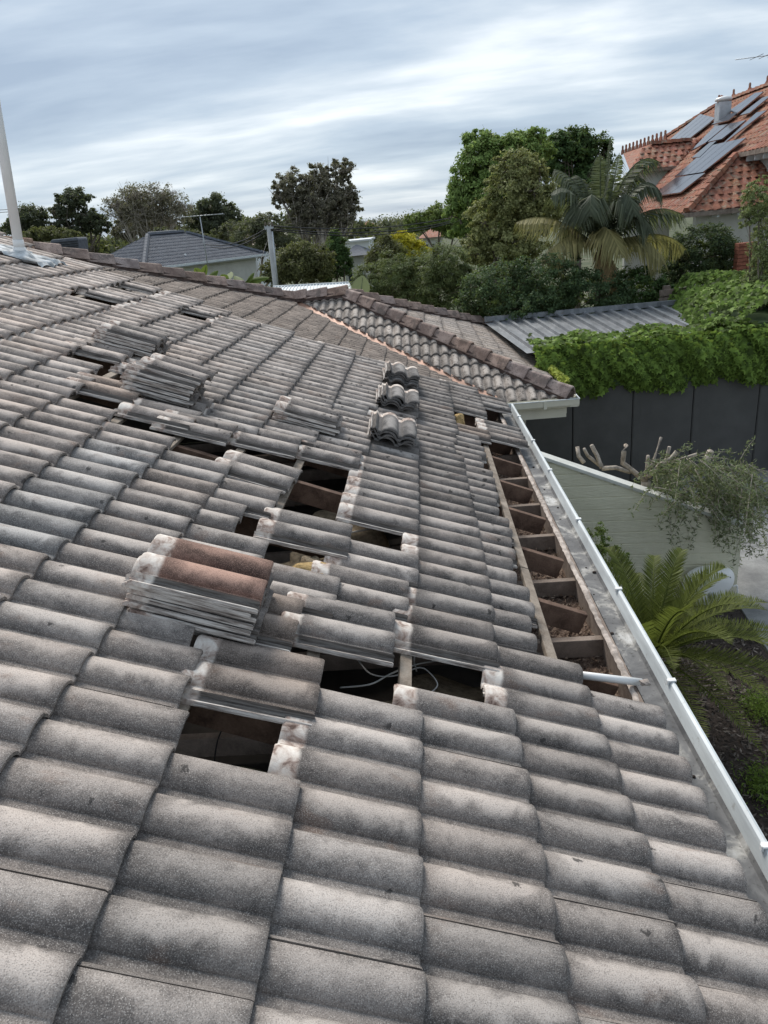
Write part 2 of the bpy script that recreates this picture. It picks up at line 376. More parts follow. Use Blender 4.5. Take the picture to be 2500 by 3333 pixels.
def leaf_mat(name, cols, trans=0.25, rough=0.6, spec=0.18):
    m = Mat(name); g = m.n('ShaderNodeNewGeometry'); n = len(cols)
    c = m.ramp(g.outputs['Random Per Island'], [(i/(n-1), k) for i, k in enumerate(cols)])
    m.base(c).rough(rough); m.p.inputs['Specular IOR Level'].default_value = spec
    tr = m.n('ShaderNodeBsdfTranslucent'); m.l(m.mix(0.5, c, (0.16, 0.20, 0.03), 'MIX'), tr.inputs[0])
    mx = m.n('ShaderNodeMixShader'); mx.inputs[0].default_value = trans
    m.l(m.p.outputs[0], mx.inputs[1]); m.l(tr.outputs[0], mx.inputs[2]); m.l(mx.outputs[0], m.out.inputs[0]); return m.m
def shades(r, g, b, s=0.5): return [tuple(c*(1-s) for c in (r, g, b)), (r, g, b), tuple(min(1, c*(1+s*0.9)) for c in (r*1.05, g, b))]
M['bark'] = simple('bark', (0.15, 0.125, 0.10), 0.95, 0, 0.4, 6, 0.6, 30)
M['bark_pale'] = simple('pale_gum_bark', (0.34, 0.30, 0.25), 0.9, 0, 0.35, 3, 0.4, 20)
M['bark_olive'] = simple('olive_bark', (0.36, 0.31, 0.26), 0.95, 0, 0.35, 14, 0.7, 40)
M['galv'] = simple('galvanised', (0.46, 0.48, 0.50), 0.5, 0.5, 0.12, 6)
M['pole'] = simple('pole_grey', (0.44, 0.44, 0.43), 0.8, 0, 0.15, 3)
M['render_wall'] = simple('pale_render', (0.56, 0.55, 0.50), 0.85, 0, 0.08, 2)
M['white_wall'] = simple('white_wall', (0.70, 0.72, 0.73), 0.8, 0, 0.05, 1)
M['glass'] = simple('window_glass', (0.03, 0.035, 0.04), 0.08, 0, 0.1, 2, spec=0.6)
M['black'] = simple('black_plastic', (0.02, 0.02, 0.022), 0.5)
M['brick'] = simple('red_brick', (0.26, 0.095, 0.06), 0.9, 0, 0.3, 12, 0.3, 40)
M['yellow'] = simple('yellow_fitting', (0.65, 0.33, 0.03), 0.5)
def solar_mat():
    m = Mat('solar_glass'); v = m.coord()
    m.base(m.mix(m.noise(v, 2, 2), (0.020, 0.021, 0.030), (0.032, 0.033, 0.045))).rough(0.12)
    m.p.inputs['Specular IOR Level'].default_value = 1.0; m.p.inputs['IOR'].default_value = 2.2; return m.m
M['solar'] = solar_mat()

# ------------------------------------------------------------------ roof tiles
PITCH_ROOF = 0.3860464; G = 0.355105; CV = 0.30
def roll_h(v, A=0.037, p=0.15, c=0.1125):
    u = ((v-c)/p+0.5) % 1.0-0.5
    w = max(0.0, 1-(abs(u)/0.405)**2.0)
    return A*w**0.68
def tile_mesh(name, mat, cover=0.30, length=0.445, A=0.037, th=0.017, seg=9, ledge=True, nroll=2):
    """X up the slope from the butt end, Y = -v (v runs along the eave), Z = out of the roof"""
    p = cover/nroll; c = p*0.75; prof = []
    if ledge:
        hb = roll_h(0, A, p, c)
        prof += [(-0.034, hb-0.026), (-0.031, hb-0.017), (-0.026, hb-0.017), (-0.023, hb-0.022), (-0.014, hb-0.022), (-0.011, hb-0.017), (-0.003, hb-0.018), (0.0, hb)]
    else: prof += [(0.0, roll_h(0, A, p, c))]
    pts = []
    for r_ in range(-1, nroll+1):
        cc = c+r_*p
        for i in range(seg+1):
            x = -math.cos(math.pi*i/seg)*0.405*p; pts.append(cc+x)
        pts.append(cc+p*0.5)
    pts = sorted(q for q in pts if 0.006 < q < cover-0.008)
    prof += [(q, roll_h(q, A, p, c)) for q in pts]
    prof += [(cover-0.004, roll_h(cover-0.004, A, p, c)+0.002), (cover-0.001, roll_h(cover, A, p, c)-0.001)]
    us = [(0.0, -0.005), (0.006, -0.0005), (0.02, 0.0), (length-0.01, 0.0), (length, -0.006)]
    n = len(prof); vv = []; ff = []; sm = []
    for u, dz in us:
        for v, h in prof: vv.append((u, -v, h+dz))
    for u in (0.0, length):
        for v, h in prof: vv.append((u, -v, h-th if v > -0.001 else h-0.008))
    k = len(us)
    for i in range(k-1):
        for j in range(n-1):
            ff.append((i*n+j, i*n+j+1, (i+1)*n+j+1, (i+1)*n+j)); sm.append(True)
    b0, b1 = k*n, (k+1)*n
    for j in range(n-1):
        ff.append((b0+j, b1+j, b1+j+1, b0+j+1)); sm.append(True)
        ff.append((j, b0+j, b0+j+1, j+1)); sm.append(False)
        ff.append(((k-1)*n+j, (k-1)*n+j+1, b1+j+1, b1+j)); sm.append(False)
    ff.append(tuple([i*n for i in range(k)])+(b1, b0)); sm.append(False)
    ff.append(tuple([i*n+n-1 for i in range(k)][::-1])+(b0+n-1, b1+n-1)); sm.append(False)
    me = bpy.data.meshes.new(name); me.from_pydata(vv, [], ff); me.update()
    me.polygons.foreach_set('use_smooth', sm)
    bm = bmesh.new(); bm.from_mesh(me); bmesh.ops.recalc_face_normals(bm, faces=bm.faces); bm.to_mesh(me); bm.free()
    try: me.set_sharp_from_angle(angle=R_(50))
    except Exception: pass
    me.materials.append(mat); return me
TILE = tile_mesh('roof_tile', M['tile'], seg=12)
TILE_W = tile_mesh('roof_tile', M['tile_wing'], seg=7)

class Slope:
    def __init__(s, O, e, u):
        s.O = np.array(O, float); s.e = np.array(e, float); s.u = np.array(u, float)
        s.n = np.cross(s.u, -s.e)          # u x (-e) = n
        if s.n[2] < 0: s.n = -s.n
    def P(s, a, t, h=0.0): return s.O+s.e*a+s.u*t+s.n*h
    def st(s, P): d = np.asarray(P)-s.O; return float(d@s.e), float(d@s.u)
    def hit(s, x, y, h=0.0): return s.st(onplane(x, y, s.n, float((s.O+s.n*h)@s.n)))
def tile_matrix(sl, a, t, h=0.0, tilt=0.062, rotz=0.0, roll=0.0):
    x = sl.u*math.cos(tilt)-sl.n*math.sin(tilt); z = sl.n*math.cos(tilt)+sl.u*math.sin(tilt); y = np.cross(z, x)
    if rotz: x, y = x*math.cos(rotz)+y*math.sin(rotz), y*math.cos(rotz)-x*math.sin(rotz)
    if roll: y, z = y*math.cos(roll)+z*math.sin(roll), z*math.cos(roll)-y*math.sin(roll)
    P = sl.P(a, t, h)
    return Matrix(((x[0], y[0], z[0], P[0]), (x[1], y[1], z[1], P[1]), (x[2], y[2], z[2], P[2]), (0, 0, 0, 1)))
def place(name, me, mw, parent, color=(1, 1, 1, 0.3)):
    o = bpy.data.objects.new(name, me); COL.objects.link(o)
    if parent is not None:
        o.parent = parent; o.matrix_parent_inverse = Matrix.Identity(4)
        o.matrix_basis = Matrix.Translation(-parent.location) @ mw
    else: o.matrix_basis = mw
    o.color = color; return o
def merge(name, items, parent, mat, color=(1, 1, 1, 0.3)):
    """items: (mesh, matrix) -> one mesh object of real geometry, too many to pick apart"""
    vs_, fs = [], []; b = 0
    for me, mw in items:
        co = np.empty(len(me.vertices)*3, np.float32); me.vertices.foreach_get('co', co); co = co.reshape(-1, 3)
        m = np.array(mw); co = co@m[:3, :3].T+m[:3, 3]
        vs_.append(co); fs += [tuple(b+i for i in p.vertices) for p in me.polygons]; b += len(co)
    me = bpy.data.meshes.new(name); me.from_pydata(np.concatenate(vs_).tolist(), [], fs); me.update()
    me.polygons.foreach_set('use_smooth', [True]*len(me.polygons))
    try: me.set_sharp_from_angle(angle=R_(50))
    except Exception: pass
    me.materials.append(mat)
    o = bpy.data.objects.new(name, me); link(o); put(o, parent); o.color = color; o['kind'] = 'stuff'; return o
def cut_mesh(me, mw, planes):
    """mesh cut by world planes (point, outward normal); stays in local space"""
    inv = mw.inverted(); bm = bmesh.new(); bm.from_mesh(me)
    for co, no in planes:
        c = inv @ Vector(co); n = (inv.to_3x3() @ Vector(no)).normalized()
        g = bmesh.ops.bisect_plane(bm, geom=bm.verts[:]+bm.edges[:]+bm.faces[:], plane_co=c, plane_no=n, clear_outer=True)
        ed = [x for x in g['geom_cut'] if isinstance(x, bmesh.types.BMEdge)]
        if ed:
            try: bmesh.ops.edgenet_fill(bm, edges=ed)
            except Exception: pass
    if len(bm.faces) < 6: bm.free(); return None
    out = bpy.data.meshes.new(me.name); bm.to_mesh(out); bm.free()
    for m in me.materials:
        if m.name not in [q.name for q in out.materials if q]: out.materials.append(m)
    return out
def tile_slope(parent, sl, poly, me, mat, cover=CV, gauge=G, length=0.42, limit=300, h=-0.02, tilt=0.062, color=None, jit=0.002, t0=0.0, name='roof_tile'):
    """tile the convex polygon (eave coords) on slope sl; whole tiles shared mesh, edge tiles cut"""
    P2 = [np.array(q, float) for q in poly]; cen = sum(P2)/len(P2); edges = []
    for i in range(len(P2)):
        a, b = P2[i], P2[(i+1) % len(P2)]; d = b-a; n = np.array([d[1], -d[0]]); n /= np.linalg.norm(n)
        if (cen-a)@n > 0: n = -n
        edges.append((a, n))
    ss = [q[0] for q in P2]; tt = [q[1] for q in P2]; items = []
    for i in range(int(math.floor((min(tt)-t0)/gauge))-1, int((max(tt)-t0)/gauge)+1):
        t = t0+i*gauge; offs = (i % 2)*cover/2
        for k in range(int(math.floor((min(ss)-offs)/cover))-1, int((max(ss)-offs)/cover)+1):
            s0 = k*cover+offs
            if t < min(tt)-0.03: continue
            cs = [np.array(q) for q in ((s0, t), (s0+cover, t), (s0, t+length), (s0+cover, t+length))]
            dd = [[(q-a)@n for q in cs] for a, n in edges]
            if any(min(r) > -0.01 for r in dd): continue
            need = [e_ for e_, r in zip(edges, dd) if max(r) > 0.012 and not (abs(e_[1][1]) > 0.99)]
            mw = tile_matrix(sl, s0+random.gauss(0, jit), t+random.gauss(0, jit*2), h+random.gauss(0, 0.0012), tilt, random.gauss(0, 0.003))
            m2 = me
            if need:
                m2 = cut_mesh(me, mw, [(sl.P(a[0], a[1]), sl.e*n[0]+sl.u*n[1]) for a, n in need])
                if m2 is None: continue
            c = sl.P(s0+cover/2, t+gauge/2); x, y, z = proj(c)
            if z < 0.2: continue
            vis = bool(-120 < x < 1780 and -120 < y < 2330)
            items.append((vis, 1/z, m2, mw, (s0, t)))
    items.sort(key=lambda q: (-q[0], -q[1]))
    for q in items[:limit]:
        place(name, q[2], q[3], parent, color(*q[4]) if color else (1, 1, 1, 0.4))
    rest = items[limit:]
    if rest: merge(name+'s', [(q[2], q[3]) for q in rest], parent, mat, color(*rest[0][4]) if color else (1, 1, 1, 0.4))
    return len(items)

# ================================================================== SETTING: ground, paving, garden bed
ZG = -3.1
def sheet(name, pts, z, mat, kind='structure', parent=None):
    mb = MB(); mb.add([(p[0], p[1], z) for p in pts], [tuple(range(len(pts)))])
    o = mb.build(name, mat, parent); tag(o, kind=kind); return o
sheet('ground', [(-400, -60), (400, -60), (400, 900), (-400, 900)], ZG-0.012, M['ground'])
sheet('garden_bed', [(0.4, -2), (3.35, -2), (3.5, 4.2), (3.55, 5.7), (3.72, 6.9), (0.4, 7.4)], ZG-0.004, M['soil'])
pv = empty('paving', (4.6, 5, ZG), None, None); pv['kind'] = 'structure'
cols_x = [3.40, 4.30, 5.30, 6.40, 7.6]
for i in range(len(cols_x)-1):
    for j in range(8):
        y0 = -1+j*1.5+0.35*(i % 2)
        x0, x1 = cols_x[i]+0.006, cols_x[i+1]-0.006; y1 = y0+1.488
        sk = lambda x, y: (x+max(0, (y-4.0))*0.10, y, 0)
        mb = MB(); a = [sk(x0, y0), sk(x1, y0), sk(x1, y1), sk(x0, y1)]
        mb.prism([(q[0], q[1], ZG-0.008) for q in a], (0, 0, 0.03)); mb.build('concrete_slab', M['concrete'], pv, 0.004)

# ================================================================== OUR HOUSE, NEAR ROOF
T = math.tan(PITCH_ROOF); CO, SI = math.cos(PITCH_ROOF), math.sin(PITCH_ROOF)
M1 = Slope((0, 0, 0), (0, 1, 0), (-CO, 0, SI))
house = empty('house', (0.2, 3.0, ZG), 'low house in the foreground with a partly stripped grey tiled roof', 'house')
def Lpos(c):
    if c == 3: return 2.89
    if c < -7: return c-0.12*(-7-c)
    return float(c)
def jmax(c): return 22.75 if c >= -6 else 23.2 if c >= -9 else 23.6 if c >= -11 else 24.2
missing = {(-1, 1), (0, 2.5), (1, 3), (-1, 5), (0, 6.5), (-1, 7), (-1, 8), (-1, 9), (-2, 8.5), (-3, 8),
           (-4, 8.5), (-5, 9), (-5, 11), (-6, 11.5), (-8, 17.5), (-8, 20.5), (-6, 19.5), (0, 13.5),
           (2, 16.5), (2, 17.5), (3, 18), (3, 19)} | {(3, k) for k in range(4, 16)}
# slid, skewed or half lifted tiles: (up the slope, along the eave, twist, lift)
shift = {(-1, 2): (-0.01, -0.02, 0.015, 0.004), (-2, 1.5): (0.05, 0.0, 0.0, 0), (-2, 2.5): (0.10, 0.0, 0, 0), (0, 3.5): (0.105, -0.035, 0.03, 0.012), (-1, 3): (0.13, 0.02, 0.0, 0.01),
         (1, 4): (0.02, -0.02, 0.012, 0.006), (0, 4.5): (0.05, 0.0, 0.0, 0.0), (-2, 5.5): (0.17, 0.0, 0.0, 0.0), (-1, 6): (0.0, -0.04, 0.02, 0.01),
         (-2, 6.5): (0.05, 0.0, 0, 0), (-2, 7.5): (0.03, 0.05, -0.13, 0.012), (-3, 9): (0.115, 0.04, 0.02, 0.012), (-2, 9.5): (0.07, 0.02, 0.015, 0.01),
         (-4, 9.5): (0.0, -0.07, 0.02, 0.012), (-4, 10.5): (0.03, 0, 0.0, 0), (-5, 10): (0.05, -0.05, 0.02, 0.01), (-6, 12.5): (0.06, -0.05, 0.01, 0.008),
         (-5, 8): (0.04, 0, 0, 0), (-6, 10.5): (0.08, 0, 0, 0), (-1, 10): (0.04, -0.02, 0.012, 0.005), (-1, 14): (0.07, 0, 0, 0), (0, 14.5): (0.02, -0.02, 0.01, 0.006),
         (1, 13): (0.06, -0.03, 0.01, 0.006), (1, 14): (0.03, 0, 0, 0), (-9, 18): (0.06, -0.02, 0.01, 0.004), (-7, 18): (-0.01, -0.03, 0.01, 0.004), (-7, 20): (0.03, -0.04, 0.01, 0.006),
         (-8, 21.5): (0.05, 0.06, 0.01, 0.0), (-8, 18.5): (0.03, 0.07, 0.01, 0.0), (-6, 20.5): (0.06, 0.07, 0.01, 0.0), (-5, 20): (0.02, 0, 0, 0),
         (3, 16): (0.0, 0.03, 0.0, 0.004), (3, 17): (0.0, 0.02, 0, 0), (3, 20): (0.0, 0.06, 0.01, 0.004), (2, 18.5): (0.0, 0, 0, 0), (2, 15.5): (0.05, 0, 0, 0)}
for k in np.arange(4.5, 15.5, 1.0):
    shift[(2, float(k))] = ((0.135 if int(k) % 3 else 0.175)+0.03*random.random()+(0.03 if k < 5 else 0), 0, random.gauss(0, 0.006), 0)
slots = []
for c in range(-16, 4):
    k = -6.0+(0.5 if c % 2 == 0 else 0.0)
    while k+1 <= jmax(c):
        if (c, k) not in missing: slots.append((c, k))
        k += 1
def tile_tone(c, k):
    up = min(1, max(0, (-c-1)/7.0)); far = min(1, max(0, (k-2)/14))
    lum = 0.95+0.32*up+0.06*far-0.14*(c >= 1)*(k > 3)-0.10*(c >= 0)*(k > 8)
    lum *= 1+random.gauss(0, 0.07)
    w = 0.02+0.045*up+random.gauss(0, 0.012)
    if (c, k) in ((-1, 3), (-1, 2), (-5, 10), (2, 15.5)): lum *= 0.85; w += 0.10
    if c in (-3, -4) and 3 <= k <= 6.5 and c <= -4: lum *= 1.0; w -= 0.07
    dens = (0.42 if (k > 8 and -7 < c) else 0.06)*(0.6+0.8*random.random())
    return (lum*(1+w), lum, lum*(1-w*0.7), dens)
cand = []
for c, k in slots:
    t = -Lpos(c)*G; P = M1.P((k+0.5)*CV, t+G/2); x, y, z = proj(P)
    if z < 0.35 or not (-520 < x < 2150 and -400 < y < 3000): continue
    vis = bool(-110 < x < 1770 and -100 < y < 2420)
    cand.append((vis, 1/z, c, k, t))
cand.sort(key=lambda q: (-q[0], -q[1]))
rest = []
for n_, (vis, _, c, k, t) in enumerate(cand):
    du, ds, rz, dh = shift.get((c, k), (0, 0, 0, 0))
    mw = tile_matrix(M1, k*CV+ds+random.gauss(0, 0.0015), t+du+random.gauss(0, 0.003), -0.02+dh+random.gauss(0, 0.001), 0.062, rz+random.gauss(0, 0.0035), random.gauss(0, 0.004))
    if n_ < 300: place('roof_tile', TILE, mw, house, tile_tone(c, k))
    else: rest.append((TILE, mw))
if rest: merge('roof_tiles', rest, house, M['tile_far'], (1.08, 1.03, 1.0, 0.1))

# battens, rafters, joists
for c in range(-13, 4):
    L = Lpos(c)-1-0.12 if c != 3 else 1.76
    for y0, y1 in ((-1.8, 2.31), (2.32, 6.62)):
        a, b = M1.P(y0, -L*G, -0.062), M1.P(y1, -L*G, -0.062)
        MB().beam(a, b, 0.048, 0.026, M1.n).build('batten', M['batten'], house, 0.003)
for y in (-1.15, -0.55, 0.05, 0.65, 1.42, 2.03, 2.66, 3.30, 3.86, 4.45, 5.07, 5.66, 6.25):
    a, b = M1.P(y, -2.64*G, -0.135), M1.P(y, 12.5*G, -0.135)
    MB().beam(a, b, 0.042, 0.12, M1.n).build('rafter', M['rafter'], house, 0.003)
    MB().beam((0.885, y-0.15, -0.525), (-3.2, y-0.15, -0.525), 0.042, 0.10).build('ceiling_joist', M['rafter_top'], house, 0.003)
# ceiling lining under the joists, soffit and walls
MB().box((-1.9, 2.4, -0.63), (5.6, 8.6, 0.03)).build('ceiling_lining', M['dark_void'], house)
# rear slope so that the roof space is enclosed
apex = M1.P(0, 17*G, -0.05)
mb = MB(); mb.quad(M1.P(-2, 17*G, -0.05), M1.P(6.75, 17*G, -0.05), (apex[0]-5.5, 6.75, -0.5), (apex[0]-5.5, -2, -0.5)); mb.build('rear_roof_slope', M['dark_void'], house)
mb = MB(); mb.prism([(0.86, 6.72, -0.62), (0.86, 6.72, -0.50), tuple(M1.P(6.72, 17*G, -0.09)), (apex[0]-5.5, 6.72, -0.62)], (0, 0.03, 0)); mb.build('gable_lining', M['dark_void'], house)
MB().box((0.43, 2.3, -1.87), (0.11, 8.9, 2.46)).build('wall', M['sage'], house)
# fascia with crusted mortar along its top, gutter, brackets
gx = lambda y: 1.092-0.0105*(y)          # gutter lip runs slightly out of parallel
def along(prof, y0, y1, n=30):
    """sweep an x-z profile along the eave, x shifted with the gutter line"""
    mb = MB(); ys = np.linspace(y0, y1, n); vv = []
    for y in ys:
        for x, z in prof: vv.append((gx(y)+x, y, z))
    k = len(prof)
    mb.add(vv, [(i*k+j, i*k+j+1, (i+1)*k+j+1, (i+1)*k+j) for i in range(n-1) for j in range(k-1)], False); return mb
fm = MB(); fm.beam((gx(-2)-0.177, -2, -0.52), (gx(6.7)-0.177, 6.7, -0.52), 0.026, 0.19); fm.build('fascia_board', M['fascia_in'], house, 0.002)
mb = MB(); ys = np.linspace(-2, 6.7, 300); vv = []
for i, y in enumerate(ys):
    w = -0.006+0.004*math.sin(y*9.1)+0.012*random.random(); hh = -0.005+0.0015*random.random()
    x0 = gx(y)-0.198-0.006*random.random(); x1 = gx(y)-0.163+w
    vv += [(x0, y, -0.428), (x0+0.008, y, -0.417+hh), (x1-0.014, y, -0.419+hh), (x1, y, -0.432), (x1+0.002, y, -0.445-0.02*random.random())]
mb.add(vv, [(i*5+j, i*5+j+1, (i+1)*5+j+1, (i+1)*5+j) for i in range(len(ys)-1) for j in range(4)], True)
mb.build('mortar_crust', M['lime'], house)
# gutter: pan, front face with rolled lip
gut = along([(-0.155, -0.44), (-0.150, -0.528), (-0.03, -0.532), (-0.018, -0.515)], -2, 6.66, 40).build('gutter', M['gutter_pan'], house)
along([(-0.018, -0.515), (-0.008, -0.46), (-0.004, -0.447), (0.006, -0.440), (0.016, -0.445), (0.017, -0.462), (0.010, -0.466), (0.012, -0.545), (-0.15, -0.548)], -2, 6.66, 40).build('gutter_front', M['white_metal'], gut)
mb = MB(); mb.add([(gx(6.66)+a, 6.66, b) for a, b in ((-0.155, -0.44), (-0.15, -0.548), (0.012, -0.548), (0.012, -0.445))], [(0, 1, 2, 3)]); mb.build('gutter_end', M['white_metal'], gut)
for y in (-0.6, 0.55, 1.45, 2.30, 3.30, 4.35, 5.2, 6.1):
    mb = MB(); mb.box((gx(y)+0.004, y, -0.4375), (0.034, 0.022, 0.008)); mb.box((gx(y)-0.012, y, -0.447), (0.008, 0.014, 0.022)); mb.build('gutter_clip', M['white'], gut)
# silt line in the gutter
for i in range(60):
    y = random.uniform(0.8, 6.5); s = random.uniform(0.004, 0.012)
    if i < 14: MB().lathe((gx(y)-random.uniform(0.03, 0.13), y, -0.531), [(s, 0), (s*0.9, s*0.7), (s*0.3, s)], 7).build('dirt_crumb', M['soil'], house)

# roof-space litter: dusty debris between the rafters by the eave
def lumpy(name, x0, x1, y0, y1, z, amp, mat, parent, nx=24, ny=60, seed=1):
    r = np.random.default_rng(seed); mb = MB()
    H = r.random((ny, nx))
    for _ in range(2): H = (H+np.roll(H, 1, 0)+np.roll(H, 1, 1)+np.roll(H, -1, 0)+np.roll(H, -1, 1))/5
    H = (H-H.min())/(H.max()-H.min())+0.35*r.random((ny, nx))
    vv = [(x0+(x1-x0)*i/(nx-1), y0+(y1-y0)*j/(ny-1), z+amp*H[j, i]) for j in range(ny) for i in range(nx)]
    mb.add(vv, [(j*nx+i, j*nx+i+1, (j+1)*nx+i+1, (j+1)*nx+i) for j in range(ny-1) for i in range(nx-1)], False)
    return mb.build(name, mat, parent)
lit = lumpy('leaf_litter', 0.30, 0.885, 0.9, 6.5, -0.615, 0.05, M['litter'], None, 40, 260, 3)
tag(lit, 'brown leaf and dust litter lying on the soffit between the rafters', 'litter', kind='stuff')
N = 2600; c = np.stack([rng.uniform(0.32, 0.885, N), rng.uniform(0.9, 6.4, N), -0.575+0.03*rng.random(N)], 1)
def leafquads(c, nrm, L, W, rg, fold=0.0):
    n = len(c); nrm = nrm/np.linalg.norm(nrm, axis=1, keepdims=True)
    t = rg.normal(size=(n, 3)); t -= nrm*(t*nrm).sum(1, keepdims=True); t /= np.linalg.norm(t, axis=1, keepdims=True)+1e-9
    b = np.cross(nrm, t); L = np.asarray(L).reshape(-1, 1)*np.ones((n, 1)); W = np.asarray(W).reshape(-1, 1)*np.ones((n, 1))
    return np.stack([c-t*L/2, c+b*W/2+nrm*fold*W, c+t*L/2, c-b*W/2+nrm*fold*W], 1)
V = leafquads(c, rng.normal(size=(N, 3))*0.5+np.array([0, 0, 1]), rng.uniform(0.012, 0.04, N), rng.uniform(0.005, 0.012, N), rng)
o = bpy.data.objects.new('dry_leaf_scraps', npmesh('dry_leaf_scraps', V, 4, leaf_mat('dry_scraps', [(0.07, 0.045, 0.03), (0.20, 0.13, 0.09), (0.36, 0.29, 0.23)], 0.1))); link(o)
tag(o, 'dry leaf scraps and bark chips scattered over the soffit litter', 'litter', kind='stuff')

# insulation batts seen through the openings
def blob(name, c, size, mat, label, seed, rot=0.0, parent=None, cat='insulation', group=None):
    bm = bmesh.new(); bmesh.ops.create_icosphere(bm, subdivisions=4, radius=1.0); r = np.random.default_rng(seed)
    ph = r.uniform(0, 6.28, (10, 3)); fr = r.uniform(1.2, 5.5, (10, 3)); am = r.uniform(0.02, 0.09, 10)
    for v in bm.verts:
        p = np.array(v.co); q = np.sign(p)*np.abs(p)**0.85; q /= max(1e-6, np.max(np.abs(q)))**0.25
        d = sum(a*math.sin(p@f+h[0])*math.cos(p[0]*f[1]+h[1]) for a, f, h in zip(am, fr, ph))
        v.co = Vector(q*(1+d))
    for f in bm.faces: f.smooth = True
    me = bpy.data.meshes.new(name); bm.to_mesh(me); bm.free(); me.materials.append(mat)
    o = bpy.data.objects.new(name, me); link(o, None); o.scale = size; o.location = [float(x) for x in c]; o.rotation_euler = (0.06*seed % 0.3, 0.1, rot)
    tag(o, label, cat, group); return o
def under(c, k, drop, du=0.5): return M1.P((k+0.5)*CV, -(Lpos(c)-du)*G)-np.array([0, 0, drop])
batts = [((-1, 5), 0.105, (0.11, 0.055, 0.045), 'insul', 0.1, 'bright yellow insulation tuft bulging up in the opening above the reddish tile stack', 0.30, (0.06, -0.06)),
         ((-1, 5), 0.125, (0.06, 0.085, 0.07), 'insul_old', 0.5, 'tan insulation lump in the middle of the insulation-filled opening', 0.5, (0.0, 0.02)),
         ((-1, 5), 0.125, (0.045, 0.085, 0.07), 'insul', 0.0, 'orange insulation lump against the limed tile heads', 0.72, (0, 0)),
         ((-1, 5), 0.26, (0.30, 0.22, 0.10), 'insul_old', 0.2, 'wide dusty insulation batt beneath the yellow tuft', 0.5, (0, 0.08)),
         ((0, 2.5), 0.42, (0.34, 0.22, 0.12), 'insul_old', 0.3, 'brown dusty insulation batt under the opening with looping cables', 0.5, (0, 0.05)),
         ((1, 3), 0.34, (0.36, 0.32, 0.09), 'insul_old', 0.0, 'flat tan insulation batt under the right half of the cable opening', 0.5, (0, 0)),
         ((-1, 1), 0.46, (0.30, 0.10, 0.13), 'insul_green', 0.1, 'greenish insulation batt deep in the nearest big opening', 0.5, (0, 0.17)),
         ((-1, 1), 0.42, (0.11, 0.15, 0.12), 'insul', 0.1, 'pale insulation edge at the front of the nearest big opening', 0.85, (0.0, -0.10)),
         ((-1, 8), 0.42, (0.22, 0.34, 0.12), 'insul_old', 0.2, 'tan insulation batt behind the red-brown rafter in the long opening', 0.6, (0, 0.15)),
         ((-1, 7), 0.44, (0.3, 0.3, 0.1), 'insul_old', 0.5, 'dusty insulation batt at the near end of the long opening', 0.5, (0, 0))]
for i, ((c_, k_), dr, sz, mt, rz, lab, du, (dx, dy)) in enumerate(batts):
    P = under(c_, k_, dr, 1-du)+np.array([dx, dy, 0]); blob('insulation_batt', P, sz, M[mt], lab, i+3, rz, group='insulation batts in the roof space')
P = M1.hit(992, 912, -0.06); blob('insulation_batt', M1.P(P[0], P[1], -0.075), (0.05, 0.07, 0.085), M['insul'], 'tuft of yellow insulation poking out of the small opening near the far eave', 31, 0.3, group='insulation batts in the roof space')
# loose cables in the opening
def curve_tube(name, pts, r, mat, label=None, cat=None, parent=None, n=6, seg=8):
    P = [np.array(q, float) for q in pts]; out = []
    for i in range(len(P)-1):
        p0, p1, p2, p3 = P[max(i-1, 0)], P[i], P[i+1], P[min(i+2, len(P)-1)]
        for s in range(seg):
            t = s/seg; out.append(0.5*((2*p1)+(-p0+p2)*t+(2*p0-5*p1+4*p2-p3)*t*t+(-p0+3*p1-3*p2+p3)*t**3))
    out.append(P[-1]); mb = MB(); mb.tube(out, r, n); o = mb.build(name, mat, parent); 
    if label: tag(o, label, cat)
    return o
h_ = -0.12
def hp(x, y, h=-0.13): a, t = M1.hit(x, y, h); return M1.P(a, t, h)
curve_tube('cable', [hp(735, 1485, -0.2), hp(800, 1478), hp(845, 1455), hp(900, 1435), hp(950, 1425), hp(972, 1412), hp(950, 1398), hp(915, 1395), hp(895, 1420), hp(900, 1450, -0.2)], 0.0035, M['cable'], 'pale cable looping over the right half of the opening beside the batten', 'cable')
curve_tube('cable', [hp(770, 1420, -0.2), hp(800, 1455, -0.16), hp(850, 1460), hp(905, 1442), hp(930, 1455), hp(945, 1480), hp(925, 1500, -0.17)], 0.003, M['cable'], 'thin cable curling down to the tile edge below the looping cable', 'cable')
curve_tube('cable', [hp(500, 1520, -0.35), hp(487, 1560, -0.25), hp(470, 1600, -0.3), hp(462, 1650, -0.4)], 0.0025, M['black'], 'thin dark wire hanging in the nearest big opening', 'cable')
curve_tube('cable', [hp(760, 1150, -0.2), hp(800, 1143, -0.16), hp(850, 1136, -0.2)], 0.006, M['cable'], 'straight pale conduit crossing the black opening below the batten row', 'cable')
# white pipe lying over the near end of the stripped eave
a = hp(1252, 1458, -0.045); b = hp(1385, 1474, -0.03)
pp = MB(); pp.tube([a, b], [0.017, 0.017], 12); wp = pp.build('white_pipe', M['white']); tag(wp, 'white plastic pipe lying across the near end of the stripped eave', 'pipe')
blob('mortar_lump', M1.P(*M1.hit(1392, 1476, -0.01), -0.005), (0.022, 0.016, 0.012), M['lime'], 'crumbling white mortar lump at the end of the white pipe', 77, 0.2, cat='mortar')

